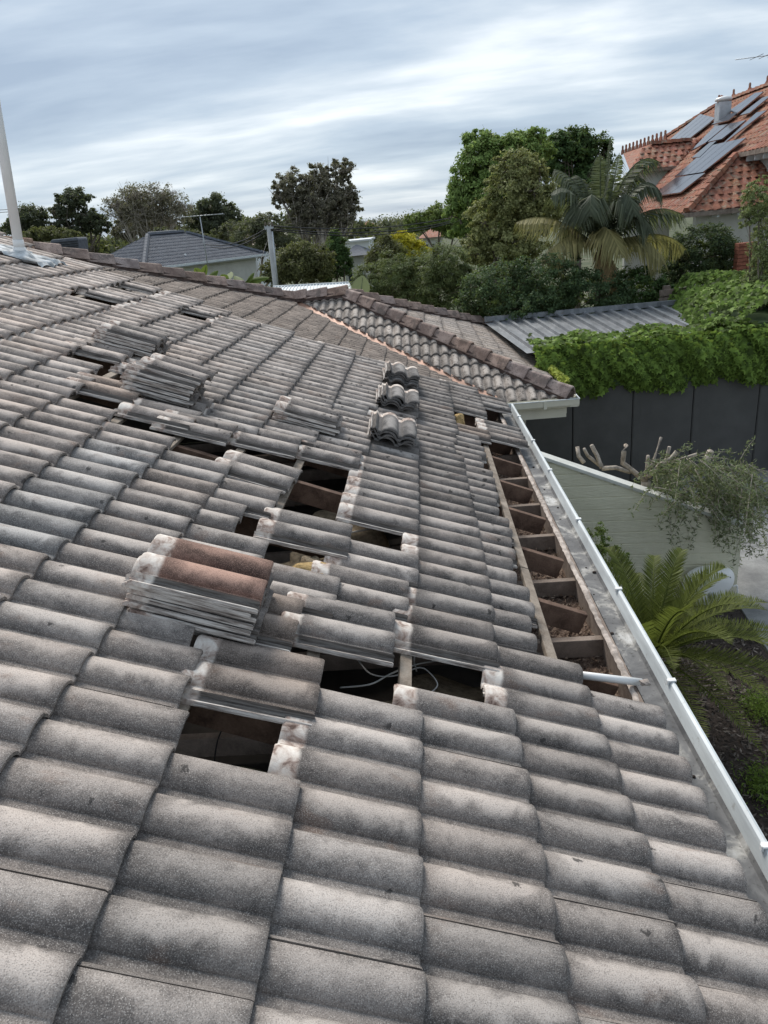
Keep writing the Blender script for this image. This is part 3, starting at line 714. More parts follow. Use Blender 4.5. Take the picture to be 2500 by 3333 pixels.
# vent pipe and lead flashing high on the left
ls, lt = M1.hit(45, 552, 0.01); B0 = M1.P(ls, lt, 0.0)
top = at(1, 292, B0[1]); dirv = (top-B0)/np.linalg.norm(top-B0)
vp = empty('vent_pipe', B0, 'tall white vent pipe standing on the upper left of the roof', 'pipe')
MB().tube([B0-dirv*0.1, B0+dirv*2.3], [0.047, 0.047], 20).build('pipe', M['white'], vp)
MB().tube([B0-dirv*0.08, B0+dirv*0.085, B0+dirv*0.09], [0.062, 0.060, 0.05], 20).build('collar', M['white'], vp)
MB().tube([B0+dirv*0.085, B0+dirv*0.16], [0.052, 0.051], 20).build('socket', M['white'], vp)
nu, nv = 30, 46; s0, s1, t0_, t1_ = ls-0.22, ls+0.30, lt-0.33, lt+0.30; vv = []
cF = round(-(lt)/G)
for i in range(nu):
    t = t0_+(t1_-t0_)*i/(nu-1)
    for j in range(nv):
        s = s0+(s1-s0)*j/(nv-1)
        fr = ((t/G) % 1.0); base = 0.012-0.024*fr
        hh = -0.004+base+0.9*roll_h(s)+0.004*math.sin(s*31+t*17)
        d = math.hypot(s-ls, t-lt); hh = max(hh, 0.075-0.5*max(0, d-0.03)) if d < 0.12 else hh
        vv.append(M1.P(s+0.06*(t-lt)+0.012*math.sin(t*23), t+0.02*math.sin(s*19), hh+0.004))
mb = MB(); mb.add(vv, [(i*nv+j, i*nv+j+1, (i+1)*nv+j+1, (i+1)*nv+j) for i in range(nu-1) for j in range(nv-1)], True); mb.build('lead_flashing', M['lead'], vp)

# stacks of loose tiles: each tile is its own thing
ORD = ['topmost', 'second from the top', 'third from the top', 'fourth from the top', 'fifth from the top', 'sixth from the top', 'seventh from the top']
STACK_TILE = TILE
def stack(desc, s, t, n, h0, dh, rots, jit, tone, cross=False, group=None, tilt=0.03):
    for i in range(n):
        k = n-1-i
        rz = (rots[i] if i < len(rots) else 0)+random.gauss(0, 0.012)
        ds, dt = random.gauss(0, jit), random.gauss(0, jit)
        if i < len(rots) and abs(rots[i]) > 0.05: ds += 0.05*(1 if rots[i] < 0 else -1)
        mw = tile_matrix(M1, s+ds, t+dt, h0+i*dh, 0.0 if cross else tilt, rz-(math.pi/2 if cross else 0), random.gauss(0, 0.006))
        tn = tone(i, n) if callable(tone) else tone
        o = place('roof_tile', STACK_TILE, mw, None, tn)
        which = ORD[k] if k != n-1 else 'bottom'
        tag(o, f'grey concrete roof tile, {which} in the {desc}', 'roof tile', group, 'thing')
gs = 'loose roof tiles stacked on the roof'
stack('near stack with a reddish top', 2.98*CV, 1.74*G, 6, 0.016, 0.0235, [0.0, 0.02, -0.02, 0.03, 0.0, 0.035], 0.012, lambda i, n: (1.0, 0.70, 0.60, 0.05) if i == n-1 else (0.9, 0.87, 0.86, 0.1), group=gs)
stack('stack highest up the left', 13.35*CV, 5.78*G, 5, 0.014, 0.0225, [0, 0, 0.01, 0, 0.02], 0.012, (0.95, 0.92, 0.9, 0.1), group=gs)
stack('tall stack with skewed top', 10.55*CV, 4.28*G, 7, 0.014, 0.0225, [0, 0.02, 0, 0.01, 0.0, -0.02, -0.11], 0.014, (1.0, 0.96, 0.94, 0.25), group=gs)
stack('low stack above the long opening', 11.62*CV, 1.66*G, 3, 0.014, 0.024, [0, 0.03, 0.0], 0.015, (0.98, 0.95, 0.93, 0.5), group=gs)
stack('nearest crosswise stack', 12.05*CV, 0.98*G, 4, 0.030, 0.0225, [0.02, 0.0, -0.03, 0.02], 0.008, (0.66, 0.68, 0.70, 0.02), True, gs)
stack('middle crosswise stack', 15.5*CV, 0.97*G, 4, 0.030, 0.0225, [0.03, 0.0, 0.05, 0.03], 0.008, (0.66, 0.68, 0.70, 0.02), True, gs)
stack('farthest crosswise stack', 18.7*CV, 0.92*G, 5, 0.030, 0.0225, [0.03, 0.06, 0.0, 0.04, 0.05], 0.008, (0.66, 0.68, 0.70, 0.02), True, gs)
# ================================================================== FAR WING OF THE HOUSE
Z2 = -0.5106; KV = 10.06          # lower main slope passes (0, ., Z2); valley x + y = KV
YE, XE2, YR, XR0, XR1, XE = 8.93, 1.13, 12.35, -2.26, -1.30, 2.10
ZE = Z2-T*XE2; ZR = Z2-T*(KV-YR)
wing = empty('house_wing', (0.0, 11.5, ZG), 'lower wing of the house with hipped grey tiled roof and white gutter', 'house')
def wing_tone(*a):
    l = 1.0*(1+random.gauss(0, 0.07)); w = 0.05+random.gauss(0, 0.012); return (l*(1+w), l, l*(1-w), 0.5)
def wing_tone2(*a):
    l = 0.98*(1+random.gauss(0, 0.07)); return (l*1.02, l, l*0.97, 0.75)
# lower main slope (faces right like the near roof)
M2 = Slope((XE2, 0, ZE), (0, 1, 0), (-CO, 0, SI))
x2t = lambda x: (XE2-x)/CO
HK = YR-XR0                         # hip: y - x = HK above the wing ridge
tile_slope(wing, M2, [(6.8, 0), (KV-XE2-0.11, 0), (KV-XR0-0.11, x2t(XR0)), (HK-6.2, x2t(-6.2)), (6.8, x2t(-6.2))], TILE_W, M['tile_wing_far'], color=wing_tone, limit=170)
# slope facing the camera
W = Slope((0, YE, ZE), (1, 0, 0), (0, CO, SI))
y2t = lambda y: (y-YE)/CO
tile_slope(wing, W, [(KV-YE+0.08, 0), (XE, 0), (XR1, y2t(YR)), (XR0+0.08, y2t(YR))], TILE_W, M['tile_wing_far'], color=wing_tone2, limit=120)
# end slope facing right
yb = YR+(XE-XR1)
EN = Slope((XE, 0, ZE), (0, 1, 0), (-CO, 0, SI))
tile_slope(wing, EN, [(YE, 0), (yb, 0), (YR, (XE-XR1)/CO)], TILE_W, M['tile_wing_far'], color=wing_tone, limit=130)
# hidden back slope, kept plain
mb = MB(); mb.quad((XR0, YR, ZR-0.02), (XR1, YR, ZR-0.02), (XE, yb, ZE-0.02), (XR0-4, yb, ZE-0.02)); mb.build('rear_roof_slope', M['cap'], wing)
mb = MB(); ht = x2t(-6.2); A_ = M2.P(HK-6.2, ht, -0.03); mb.quad((XR0, YR, ZR-0.02), A_, (A_[0], yb, A_[2]-1.5), (XR0-1.5, yb, ZE-0.02)); mb.build('rear_roof_slope', M['cap'], wing)
# underlay so nothing shines through the joints
for sl, pts in ((M2, [(6.8, 0), (KV-XE2, 0), (KV-XR0, x2t(XR0)), (HK-6.2, x2t(-6.2)), (6.8, x2t(-6.2))]), (W, [(KV-YE, 0), (XE, 0), (XR1, y2t(YR)), (XR0, y2t(YR))]), (EN, [(YE, 0), (yb, 0), (YR, (XE-XR1)/CO)])):
    mb = MB(); mb.add([sl.P(a, t, -0.055) for a, t in pts], [tuple(range(len(pts)))]); mb.build('underlay', M['dark_void'], wing)
# valley flashing (two folded leaves)
va = np.array((KV-YE, YE, ZE)); vb = np.array((XR0, KV-XR0, Z2-T*XR0))
mb = MB(); w_ = 0.15
for sl, sg in ((M2, (0, -1, 0)), (W, (1, 0, 0))):
    off = np.array(sg)*w_
    a0, b0 = va+np.array((0, 0, -0.030)), vb+np.array((0, 0, -0.030)); a1 = a0+off; b1 = b0+off
    if sl is W: mb.quad(a0, a1, b1, b0)
    else: mb.quad(a0, b0, b1, a1)
mb.build('valley_flashing', M['copper'], wing)
# ridge and hip caps, each a piece, on a dark mortar bed
def caps(A, B, parent, gauge=0.385, length=0.43, w=0.125, hgt=0.095, sag=0.0, start=0.0, tone=None, side=(0, 0, 1)):
    A = np.array(A, float); B = np.array(B, float); d = B-A; Ln = np.linalg.norm(d); d /= Ln
    y = np.cross((0, 0, 1), d); y /= np.linalg.norm(y); z = np.cross(d, y); n = int(Ln/gauge)+1
    prof = [(-1, -0.55), (-0.93, -0.35), (-0.30, 0.88), (-0.16, 1.0), (0.16, 1.0), (0.30, 0.88), (0.93, -0.35), (1, -0.55)]
    for i in range(n):
        a = A+d*(i*gauge-0.02); L_ = min(length, Ln-i*gauge+0.05)
        if L_ < 0.12: continue
        mb = MB(); vv = []
        for u, sc, lift in ((0, 1.0, 0.030), (0.02, 1.03, 0.032), (L_, 0.88, 0.004)):
            for q, h in prof: vv.append(a+d*u+y*q*w*sc+z*(h*hgt*sc+lift))
        for u, sc, lift in ((0, 1.0, 0.030), (L_, 0.88, 0.004)):
            for q, h in prof: vv.append(a+d*u+y*q*w*sc*0.86+z*(h*hgt*sc*0.86+lift-0.004))
        k = len(prof); ff = []
        for r in range(2): ff += [(r*k+j, r*k+j+1, (r+1)*k+j+1, (r+1)*k+j) for j in range(k-1)]
        ff += [(3*k+j, 4*k+j, 4*k+j+1, 3*k+j+1) for j in range(k-1)]
        ff += [(j, 3*k+j, 3*k+j+1, j+1) for j in range(k-1)]+[(2*k+j, 2*k+j+1, 4*k+j+1, 4*k+j) for j in range(k-1)]
        mb.add(vv, ff, False); o = mb.build('ridge_cap', M['cap'], parent, 0.004)
        l = (tone or 1.0)*(1+random.gauss(0, 0.13)); wv = random.gauss(0.02, 0.05); o.color = (l*(1+wv), l, l*(1-wv), 0.5)
    mb = MB(); m_ = 0.93
    mb.prism([A+y*w*m_+z*-0.085, A+y*w*0.80+z*0.0, A+z*0.07, A-y*w*0.80, A-y*w*m_+z*-0.085], d*Ln); mb.build('mortar_bed', M['mortar'], parent)
caps((XE+0.02, YE-0.02, ZE+0.03), (XR1, YR, ZR+0.035), wing, tone=0.95)
caps((XR1+0.05, YR, ZR+0.05), (XR0-0.1, YR, ZR+0.05), wing, tone=1.1)
hb = (-6.4, HK-6.4, Z2+T*6.4)
caps((XR0+0.05, YR+0.05, ZR+0.02), (hb[0], hb[1], hb[2]+0.035), wing, tone=0.95)
caps((XE+0.02, yb, ZE+0.03), (XR1, YR, ZR+0.035), wing, tone=0.85)
# white gutters and fascia of the wing
def gutter_run(A, B, outv, parent, hz=0.0):
    A = np.array(A, float); B = np.array(B, float); o_ = np.array(outv, float); z = np.array((0, 0, 1.))
    prof = [(-0.02, -0.005), (-0.02, -0.115), (0.085, -0.118), (0.105, -0.09), (0.112, -0.012), (0.106, 0.0), (0.092, -0.004), (0.098, -0.02), (0.088, -0.085), (0.0, -0.10)]
    vv = [P+o_*a+z*b for P in (A, B) for a, b in prof]; k = len(prof); mb = MB()
    mb.add(vv, [(j, j+1, k+j+1, k+j) for j in range(k-1)]+[tuple(range(k)), tuple(range(2*k-1, k-1, -1))]); g = mb.build('gutter', M['cream'], parent)
    return g
g1 = gutter_run((KV-YE-0.02, YE-0.02, ZE-0.01), (XE+0.13, YE-0.02, ZE-0.01), (0, -1, 0), wing)
MB().box((XE-0.35, YE-0.125, ZE-0.07), (0.045, 0.028, 0.118)).build('gutter_joiner', M['cream'], g1)
for x in np.linspace(1.3, XE-0.05, 3): MB().box((x, YE-0.13, ZE-0.010), (0.02, 0.03, 0.008)).build('gutter_clip', M['white'], g1)
mb = MB(); mb.beam((KV-YE, YE-0.128, ZE-0.012), (XE+0.135, YE-0.128, ZE-0.012), 0.018, 0.012); mb.build('gutter_lip', M['white_metal'], g1)
g2 = gutter_run((XE+0.02, YE-0.12, ZE-0.01), (XE+0.02, yb, ZE-0.01), (1, 0, 0), wing)
mb = MB(); mb.beam((XE+0.128, YE-0.135, ZE-0.011), (XE+0.128, yb, ZE-0.011), 0.018, 0.012); mb.build('gutter_lip', M['white_metal'], g2)
MB().box(((KV-YE+XE-0.18)/2, YE+0.02, ZE-0.20), (XE-0.18-(KV-YE)+0.3, 0.03, 0.20)).build('fascia_board', M['cream'], wing)
MB().box((XE-0.03, (YE+yb)/2, ZE-0.17), (0.03, yb-YE-0.1, 0.18)).build('fascia_board', M['cream'], wing)
MB().box((-0.6, (YE+0.45+yb-0.45)/2, (ZE-0.18+ZG)/2), (4.3, yb-YE-0.9, ZE-0.18-ZG)).build('wall', M['render_wall'], wing)

# ================================================================== VEGETATION HELPERS
def px2m(P): return depth(P)/FD
def leaf_cloud(lobes, n, size, rg, clusters=60, spread=0.16, aspect=0.5, shell=0.55, up=0.35, droop=0.0):
    """lobes: (centre(3), radii(3)); leaves gathered in clumps spread through each lobe's outer volume"""
    out_c, out_n = [], []; vol = np.array([np.prod(r)**0.66 for _, r in lobes]); vol = vol/vol.sum()
    for (c, r), w in zip(lobes, vol):
        k = max(5, int(clusters*w)); m = max(10, int(n*w)); r = np.array(r, float)
        d = rg.normal(size=(k, 3)); d /= np.linalg.norm(d, axis=1, keepdims=True)
        rad = shell+(1-shell)*rg.random((k, 1))**0.7; rad *= (0.86+0.22*rg.random((k, 1)))
        cc = np.array(c)+d*rad*r; sc = spread*(0.6+0.8*rg.random((k, 1)))*r.mean()
        idx = rg.integers(0, k, m); g = rg.normal(size=(m, 3)); g *= np.array([1, 1, 0.72])
        out_c.append(cc[idx]+g*sc[idx]); out_n.append(d[idx]*0.8+np.array([0, 0, up])+rg.normal(size=(m, 3))*0.55)
    C_ = np.concatenate(out_c); N_ = np.concatenate(out_n); m = len(C_)
    L = size*(0.65+0.7*rg.random(m))
    return leafquads(C_, N_, L, L*aspect, rg, 0.12)
def limb_mesh(base, lobes, r0, rg, twigs=5, sub=4, wob=0.06):
    mb = MB(); base = np.array(base, float)
    top = sum(np.array(c)*np.prod(r)**0.3 for c, r in lobes)/sum(np.prod(r)**0.3 for _, r in lobes)
    fork = base+(top-base)*0.42; fork[:2] += rg.normal(size=2)*0.02*np.linalg.norm(top-base)
    H = np.linalg.norm(fork-base)
    mb.tube([base-np.array([0, 0, 0.2]), base+(fork-base)*0.33+rg.normal(size=3)*wob*H*0.3, base+(fork-base)*0.7+rg.normal(size=3)*wob*H*0.3, fork], [r0*1.25, r0, r0*0.9, r0*0.8], 8)
    for c, r in lobes:
        c = np.array(c, float); r = np.array(r, float); d = c-fork; L = np.linalg.norm(d)
        m1 = fork+d*0.45+rg.normal(size=3)*L*0.07+np.array([0, 0, -0.05*L]); e_ = c-np.array([0, 0, 0.15])*r
        mb.tube([fork, m1, e_], [r0*0.62, r0*0.42, r0*0.22], 6)
        for _ in range(twigs):
            q = rg.normal(size=3); q /= np.linalg.norm(q); q[2] = abs(q[2])*0.8-0.1; tip = c+q*r*rg.uniform(0.6, 0.98)
            st = e_ if rg.random() < 0.6 else m1; mid = st+(tip-st)*0.5+rg.normal(size=3)*0.08*np.linalg.norm(tip-st)
            mb.tube([st, mid, tip], [r0*0.20, r0*0.12, r0*0.03], 5)
            for _ in range(sub):
                s2 = mid+(tip-mid)*rg.random(); t2 = s2+rg.normal(size=3)*r*0.28+np.array([0, 0, 0.1])*r
                mb.tube([s2, (s2+t2)/2+rg.normal(size=3)*0.03*r, t2], [r0*0.08, r0*0.05, r0*0.015], 4, False)
    return mb
def tree(name, label, cat, pxl, Y, n, leaf, mat, bark='bark', r0=0.16, zb=ZG, base_px=None, group=None, seed=0, depth_k=0.9, clusters=70, spread=0.16, aspect=0.5, shell=0.5, twigs=5, sub=4, up=0.35, dY=None):
    """pxl: crown lobes as (x, y, rx, ry[, dY]) in photo view pixels; metres come from the distance Y"""
    rg = np.random.default_rng(seed+100); lobes = []
    for q in pxl:
        c = at(q[0], q[1], Y+(q[4] if len(q) > 4 else 0)); s = px2m(c); lobes.append((c, (q[2]*s, q[2]*s*depth_k, q[3]*s)))
    bx = base_px if base_px is not None else np.mean([q[0] for q in pxl]); cb = at(bx, np.max([q[1] for q in pxl]), Y); base = np.array([cb[0], cb[1], zb])
    root = empty(name, base, label, cat, group)
    limb_mesh(base, lobes, r0, rg, twigs, sub).build('trunk', M[bark], root)
    V = leaf_cloud(lobes, int(n*1.7), leaf*0.84, rg, int(clusters*1.6), spread*0.92, aspect, shell, up)
    o = bpy.data.objects.new('crown', npmesh('crown', V, 4, mat)); link(o); put(o, root)
    return root
LM = {k: leaf_mat('leaf_'+k, shades(*v[:3], v[3]), v[4] if len(v) > 4 else 0.40) for k, v in {
    'gum_dark': (0.10, 0.115, 0.075, 0.6), 'gum_mid': (0.13, 0.14, 0.085, 0.55), 'gum_brown': (0.22, 0.20, 0.15, 0.5), 'bush_olive': (0.145, 0.15, 0.068, 0.55),
    'bright': (0.25, 0.36, 0.11, 0.55), 'olive_brown': (0.30, 0.315, 0.135, 0.55), 'deep': (0.085, 0.145, 0.052, 0.65), 'shrub': (0.078, 0.125, 0.058, 0.65),
    'oleander': (0.145, 0.185, 0.075, 0.6), 'yellow': (0.62, 0.56, 0.05, 0.35), 'mid': (0.18, 0.24, 0.07, 0.5), 'hedge': (0.056, 0.085, 0.042, 0.65),
    'pale': (0.27, 0.32, 0.14, 0.5), 'ivy': (0.15, 0.235, 0.045, 0.72), 'ivy_yellow': (0.36, 0.42, 0.075, 0.45), 'olive': (0.20, 0.235, 0.135, 0.6), 'jade': (0.12, 0.175, 0.050, 0.55),
    'cycad': (0.115, 0.14, 0.034, 0.45), 'palm': (0.115, 0.135, 0.088, 0.5), 'palm_y': (0.33, 0.295, 0.13, 0.4), 'palm_dead': (0.46, 0.33, 0.18, 0.35), 'banana': (0.10, 0.15, 0.035, 0.35), 'grass': (0.15, 0.23, 0.045, 0.4)}.items()}

# ================================================================== GARDEN BESIDE THE HOUSE
# sage painted block wall with a raked coping
sw = empty('garden_wall', (2.4, 6.7, ZG), 'sage green painted block wall with a sloping pale coping', 'wall')
wdir = np.array([math.cos(R_(-5)), math.sin(R_(-5)), 0.0]); wnn = np.array([wdir[1], -wdir[0], 0]) * 1.0
W0 = np.array([1.30, 6.86, 0.0])
def wall_pt(s, z, d=0.0): return W0+wdir*s+np.array([0, 0, z])+np.array([wdir[1], -wdir[0], 0])*d
cl_ = [np.array(onplane(x, y, np.array([wdir[1], -wdir[0], 0]), float(np.array([wdir[1], -wdir[0], 0])@W0))) for x, y in ((1180, 995), (1560, 1124), (1590, 1283))]
sL = float((cl_[0]-W0)@wdir); sR = float((cl_[2]-W0)@wdir); zT = lambda s: cl_[0][2]+(cl_[1][2]-cl_[0][2])*(s-sL)/(float((cl_[1]-W0)@wdir)-sL)
sL0 = sL-0.8; ch = 0.155; zb = ZG; row = 0
while zb < zT(sL0):
    z1 = min(zb+ch, zT(sL0)); 
    # length of this course under the rake
    s_end_b = sR if zT(sR) >= zb else sL0+(zT(sL0)-zb)/(zT(sL0)-zT(sR))*(sR-sL0)
    s_end_t = sR if zT(sR) >= z1 else sL0+(zT(sL0)-z1)/(zT(sL0)-zT(sR))*(sR-sL0)
    g_ = 0.004
    mb = MB(); dd = 0.003*random.random(); poly = [wall_pt(sL0, zb+g_, dd), wall_pt(s_end_b, zb+g_, dd), wall_pt(max(s_end_t, sL0+0.02), z1-g_, dd), wall_pt(sL0, z1-g_, dd)]
    mb.prism(poly, -np.array([wdir[1], -wdir[0], 0])*0.14); mb.build('block_course', M['sage'], sw, 0.006)
    zb += ch; row += 1
mb = MB(); mb.prism([wall_pt(sL0, ZG, -0.006), wall_pt(sR-0.01, ZG, -0.006), wall_pt(sR-0.01, zT(sR)-0.02, -0.006), wall_pt(sL0, zT(sL0)-0.02, -0.006)], -np.array([wdir[1], -wdir[0], 0])*0.12); mb.build('wall_core', M['sage'], sw)
mb = MB(); mb.prism([wall_pt(sL0, zT(sL0), 0.02), wall_pt(sR, zT(sR), 0.02), wall_pt(sR, zT(sR)+0.045, 0.02), wall_pt(sL0, zT(sL0)+0.045, 0.02)], -np.array([wdir[1], -wdir[0], 0])*0.19); mb.build('coping', M['coping'], sw, 0.006)
# hose reel: rounded white shell on the wall
hc = onplane(1528, 1262, np.array([wdir[1], -wdir[0], 0]), float(np.array([wdir[1], -wdir[0], 0])@W0)+0.14)
hr = empty('hose_reel', hc, 'white rounded hose reel mounted on the sage wall', 'hose reel')
out = np.array([wdir[1], -wdir[0], 0]); up3 = np.array([0, 0, 1.]); sc_ = px2m(hc)
bm = bmesh.new(); bmesh.ops.create_uvsphere(bm, u_segments=36, v_segments=20, radius=1.0)
for v in bm.verts:
    x, y, z = v.co; z = math.copysign(abs(z)**0.75, z); x = math.copysign(abs(x)**0.8, x)
    wdt = 1.0 if z > 0 else 1.0+0.55*z*(0.75 if x > 0 else 0.35)
    P = hc+wdir*(x*52*sc_*wdt+(8*sc_*z))+up3*(z*(44 if z > 0 else 52)*sc_)+out*(y*0.13)
    v.co = Vector(P)
for f in bm.faces: f.smooth = True
me = bpy.data.meshes.new('shell'); bm.to_mesh(me); bm.free(); me.materials.append(M['white']); o = bpy.data.objects.new('shell', me); link(o); put(o, hr)
MB().lathe(hc+wdir*4*sc_-up3*14*sc_+out*0.115, [(0.052, 0), (0.052, 0.012), (0.035, 0.018), (0.01, 0.018)], 24, (wdir, up3, out)).build('hub', M['galv'], hr)
for i in range(7):
    a = i/6; MB().lathe(hc+wdir*(-40+80*a)*sc_+up3*(24+13*math.sin(a*math.pi))*sc_+out*(0.085+0.015*math.sin(a*math.pi)), [(0.006, 0), (0.005, 0.01)], 8, (wdir, up3, out)).build('screw', M['black'], hr)
hA = hc+wdir*50*sc_-up3*2*sc_+out*0.05
curve_tube('hose', [hA, hA+wdir*0.04+up3*0.01, hA+wdir*0.055-up3*0.10, hA+wdir*0.05-up3*0.25], 0.010, M['white'], parent=hr)
MB().tube([hA+wdir*0.05-up3*0.25, hA+wdir*0.05-up3*0.31], [0.016, 0.014], 10).build('nozzle', M['yellow'], hr)

# cycad: every frond a part
def frond_mesh(P0, ctrl, tip, rg, nl, ll, lw, vee, mat_r, droop=0.0, taper=True, r=0.012, flat=None):
    P0, ctrl, tip = [np.array(q, float) for q in (P0, ctrl, tip)]; bez = lambda t: P0*(1-t)**2+ctrl*2*t*(1-t)+tip*t*t
    mb = MB(); pts = [bez(t) for t in np.linspace(0, 1, 12)]; mb.tube(pts, list(np.linspace(r, r*0.25, 12)), 5)
    for i in range(nl):
        t = 0.10+0.90*(i+0.5)/nl; p = bez(t); d = bez(min(1, t+0.02))-bez(t-0.02); d /= np.linalg.norm(d)
        sidev = np.cross(d, (0, 0, 1.)); nn = np.linalg.norm(sidev)
        sidev = sidev/nn if nn > 1e-3 else np.array([1., 0, 0]); upv = np.cross(sidev, d)
        if flat is not None: sidev, upv = flat[0], flat[1]
        prof = (math.sin(math.pi*min(1, t*0.92+0.10))**0.55) if taper else 1.0
        for s in (-1, 1):
            L = ll*prof*rg.uniform(0.85, 1.1); q = sidev*s*0.78+upv*vee+d*0.62+rg.normal(size=3)*0.05; q /= np.linalg.norm(q)
            e1 = p+q*L*0.5; g = np.array([0, 0, -1.])*droop*L
            e2 = p+q*L*0.92+g*0.75 if droop else p+q*L
            e1 = e1+g*0.22
            wv = np.cross(q, upv); wv /= np.linalg.norm(wv)+1e-9; w = lw*(0.7+0.3*prof)
            mb.add([p-wv*w*0.3, p+wv*w*0.3, e1+wv*w*0.5, e2, e1-wv*w*0.5], [(0, 1, 2, 4), (4, 2, 3)])
    return mb
cyc = onz(1404, 1415, -2.42)
cy = empty('cycad', (cyc[0], cyc[1], ZG), 'spiky green cycad beside the gutter and the mulch bed', 'plant')
MB().lathe((cyc[0], cyc[1], ZG-0.02), [(0.16, 0), (0.19, 0.2), (0.17, 0.5), (0.10, 0.66), (0.04, 0.72)], 14).build('trunk', M['bark'], cy)
rg = np.random.default_rng(5); nf = 52
for i in range(nf):
    a = i*2.39996; ring = i/nf; el = R_(66-64*ring**0.8); L = 1.26+0.22*rg.random()
    hd = np.array([math.cos(a), math.sin(a), 0]); P0 = np.array([cyc[0], cyc[1], -2.43])+hd*0.05
    tip = P0+hd*L*math.cos(el)*0.98+np.array([0, 0, L*math.sin(el)-0.30*L*(1-ring*0.3)]); ctrl = P0+hd*L*0.45*math.cos(el*0.9)+np.array([0, 0, 0.62*L*math.sin(el)+0.10])
    frond_mesh(P0, ctrl, tip, rg, 58, 0.165, 0.013, 0.35, None).build('frond', LM['cycad'], cy)
# leafy green shrub against the wall
def shrub(name, label, pxl, Y, n, leaf, mat, r0=0.02, seed=0, zb=ZG, group=None, **k): return tree(name, label, 'shrub', pxl, Y, n, leaf, mat, r0=r0, seed=seed, zb=zb, group=group, **k)
shrub('leafy_shrub', 'small bright leafy shrub against the sage wall beside the gutter', [(1288, 1165, 24, 42), (1318, 1195, 30, 34), (1300, 1235, 40, 45), (1345, 1215, 22, 34)], 5.75, 2600, 0.030, LM['jade'], 0.012, 11, clusters=90, spread=0.12, aspect=0.6)
# cut-back olive tree
ol = empty('olive_tree', (3.0, 7.2, ZG), 'hard-pruned olive tree with bare stumps and silvery foliage behind the sage wall', 'tree')
mb = MB(); B_ = lambda x, y, Y=7.35: at(x, y, Y)
mb.tube([np.array([B_(1400, 1060)[0], 7.35, ZG]), B_(1400, 1090), B_(1395, 1040)], [0.10, 0.085, 0.06], 9)
for pts, r in [([(1395, 1040), (1370, 1020), (1345, 1000), (1348, 975), (1352, 962)], 0.034), ([(1395, 1040), (1398, 1010), (1400, 985)], 0.026), ([(1396, 1035), (1412, 995), (1428, 945)], 0.022),
               ([(1400, 1030), (1425, 1005), (1450, 990), (1462, 975)], 0.03), ([(1420, 1008), (1440, 992), (1446, 965)], 0.026), ([(1440, 1000), (1475, 990), (1505, 980)], 0.016), ([(1505, 1030), (1520, 1005), (1535, 975)], 0.05),
               ([(1300, 1010), (1290, 985), (1278, 962)], 0.03), ([(1295, 1005), (1270, 985), (1262, 970)], 0.024), ([(1262, 1000), (1250, 985), (1247, 965)], 0.028), ([(1300, 1012), (1330, 1010), (1360, 1020)], 0.03)]:
    P_ = [B_(x, y, 7.35+0.1*math.sin(x)) for x, y in pts]; mb.tube(P_, list(np.linspace(r, r*0.85, len(P_))), 9)
mb.build('trunk', M['bark_olive'], ol)
rg = np.random.default_rng(21); twb = MB(); cs, ns_ = [], []
for _ in range(210):
    x0 = rg.uniform(1400, 1640); y0 = rg.uniform(990, 1090); Y0 = rg.uniform(6.45, 7.5)
    P0 = at(x0, y0, Y0); dd = np.array([rg.normal()*0.5+0.25, -0.25+rg.normal()*0.35, rg.normal()*0.35-0.15]); L = rg.uniform(0.25, 0.62)
    if x0 > 1520 and rg.random() < 0.6: dd[2] -= 0.9; L *= 1.25
    dd /= np.linalg.norm(dd); pts = [P0+dd*L*t+np.array([0, 0, -0.28])*L*t*t for t in np.linspace(0, 1, 6)]
    twb.tube(pts, list(np.linspace(0.006, 0.0015, 6)), 4, False)
    m = int(L*130); t = rg.random(m); q = P0+dd*L*t[:, None]+np.array([0, 0, -0.28])*L*(t*t)[:, None]+rg.normal(size=(m, 3))*0.022
    cs.append(q); ns_.append(rg.normal(size=(m, 3))+np.array([0, 0, 0.5]))
twb.build('twigs', M['bark_olive'], ol)
C_ = np.concatenate(cs); N_ = np.concatenate(ns_); V = leafquads(C_, N_, rg.uniform(0.045, 0.078, len(C_)), rg.uniform(0.012, 0.019, len(C_)), rg, 0.1)
o = bpy.data.objects.new('crown', npmesh('crown', V, 4, LM['olive'])); link(o); put(o, ol)
# mulch chips and low ground cover
N = 9000; C_ = np.stack([rng.uniform(1.3, 3.5, N), rng.uniform(1.6, 6.6, N), ZG+0.004+0.035*rng.random(N)], 1)
V = leafquads(C_, rng.normal(size=(N, 3))*0.45+np.array([0, 0, 1]), rng.uniform(0.03, 0.085, N), rng.uniform(0.012, 0.028, N), rng)
o = bpy.data.objects.new('bark_mulch', npmesh('bark_mulch', V, 4, leaf_mat('mulch', [(0.028, 0.022, 0.019), (0.075, 0.060, 0.052), (0.20, 0.175, 0.155)], 0.02, 0.9))); link(o)
tag(o, 'dark bark mulch covering the garden bed', 'mulch', kind='stuff')
for i, (x, y, lab) in enumerate([(1652, 1710, 'bright green ground cover tuft at the right edge of the mulch'), (1640, 1540, 'low green clump under the cycad fronds at the right')]):
    c = onz(x, y, ZG); n = 2200; rg = np.random.default_rng(50+i); root = empty('ground_cover', c, lab, 'plant')
    C_ = c+rg.normal(size=(n, 3))*np.array([0.10, 0.12, 0.05])+np.array([0.03, 0, 0.07]); V = leafquads(C_, rg.normal(size=(n, 3))+np.array([0, 0, .8]), 0.035, 0.009, rg)
    o = bpy.data.objects.new('foliage', npmesh('foliage', V, 4, LM['grass'])); link(o); put(o, root)

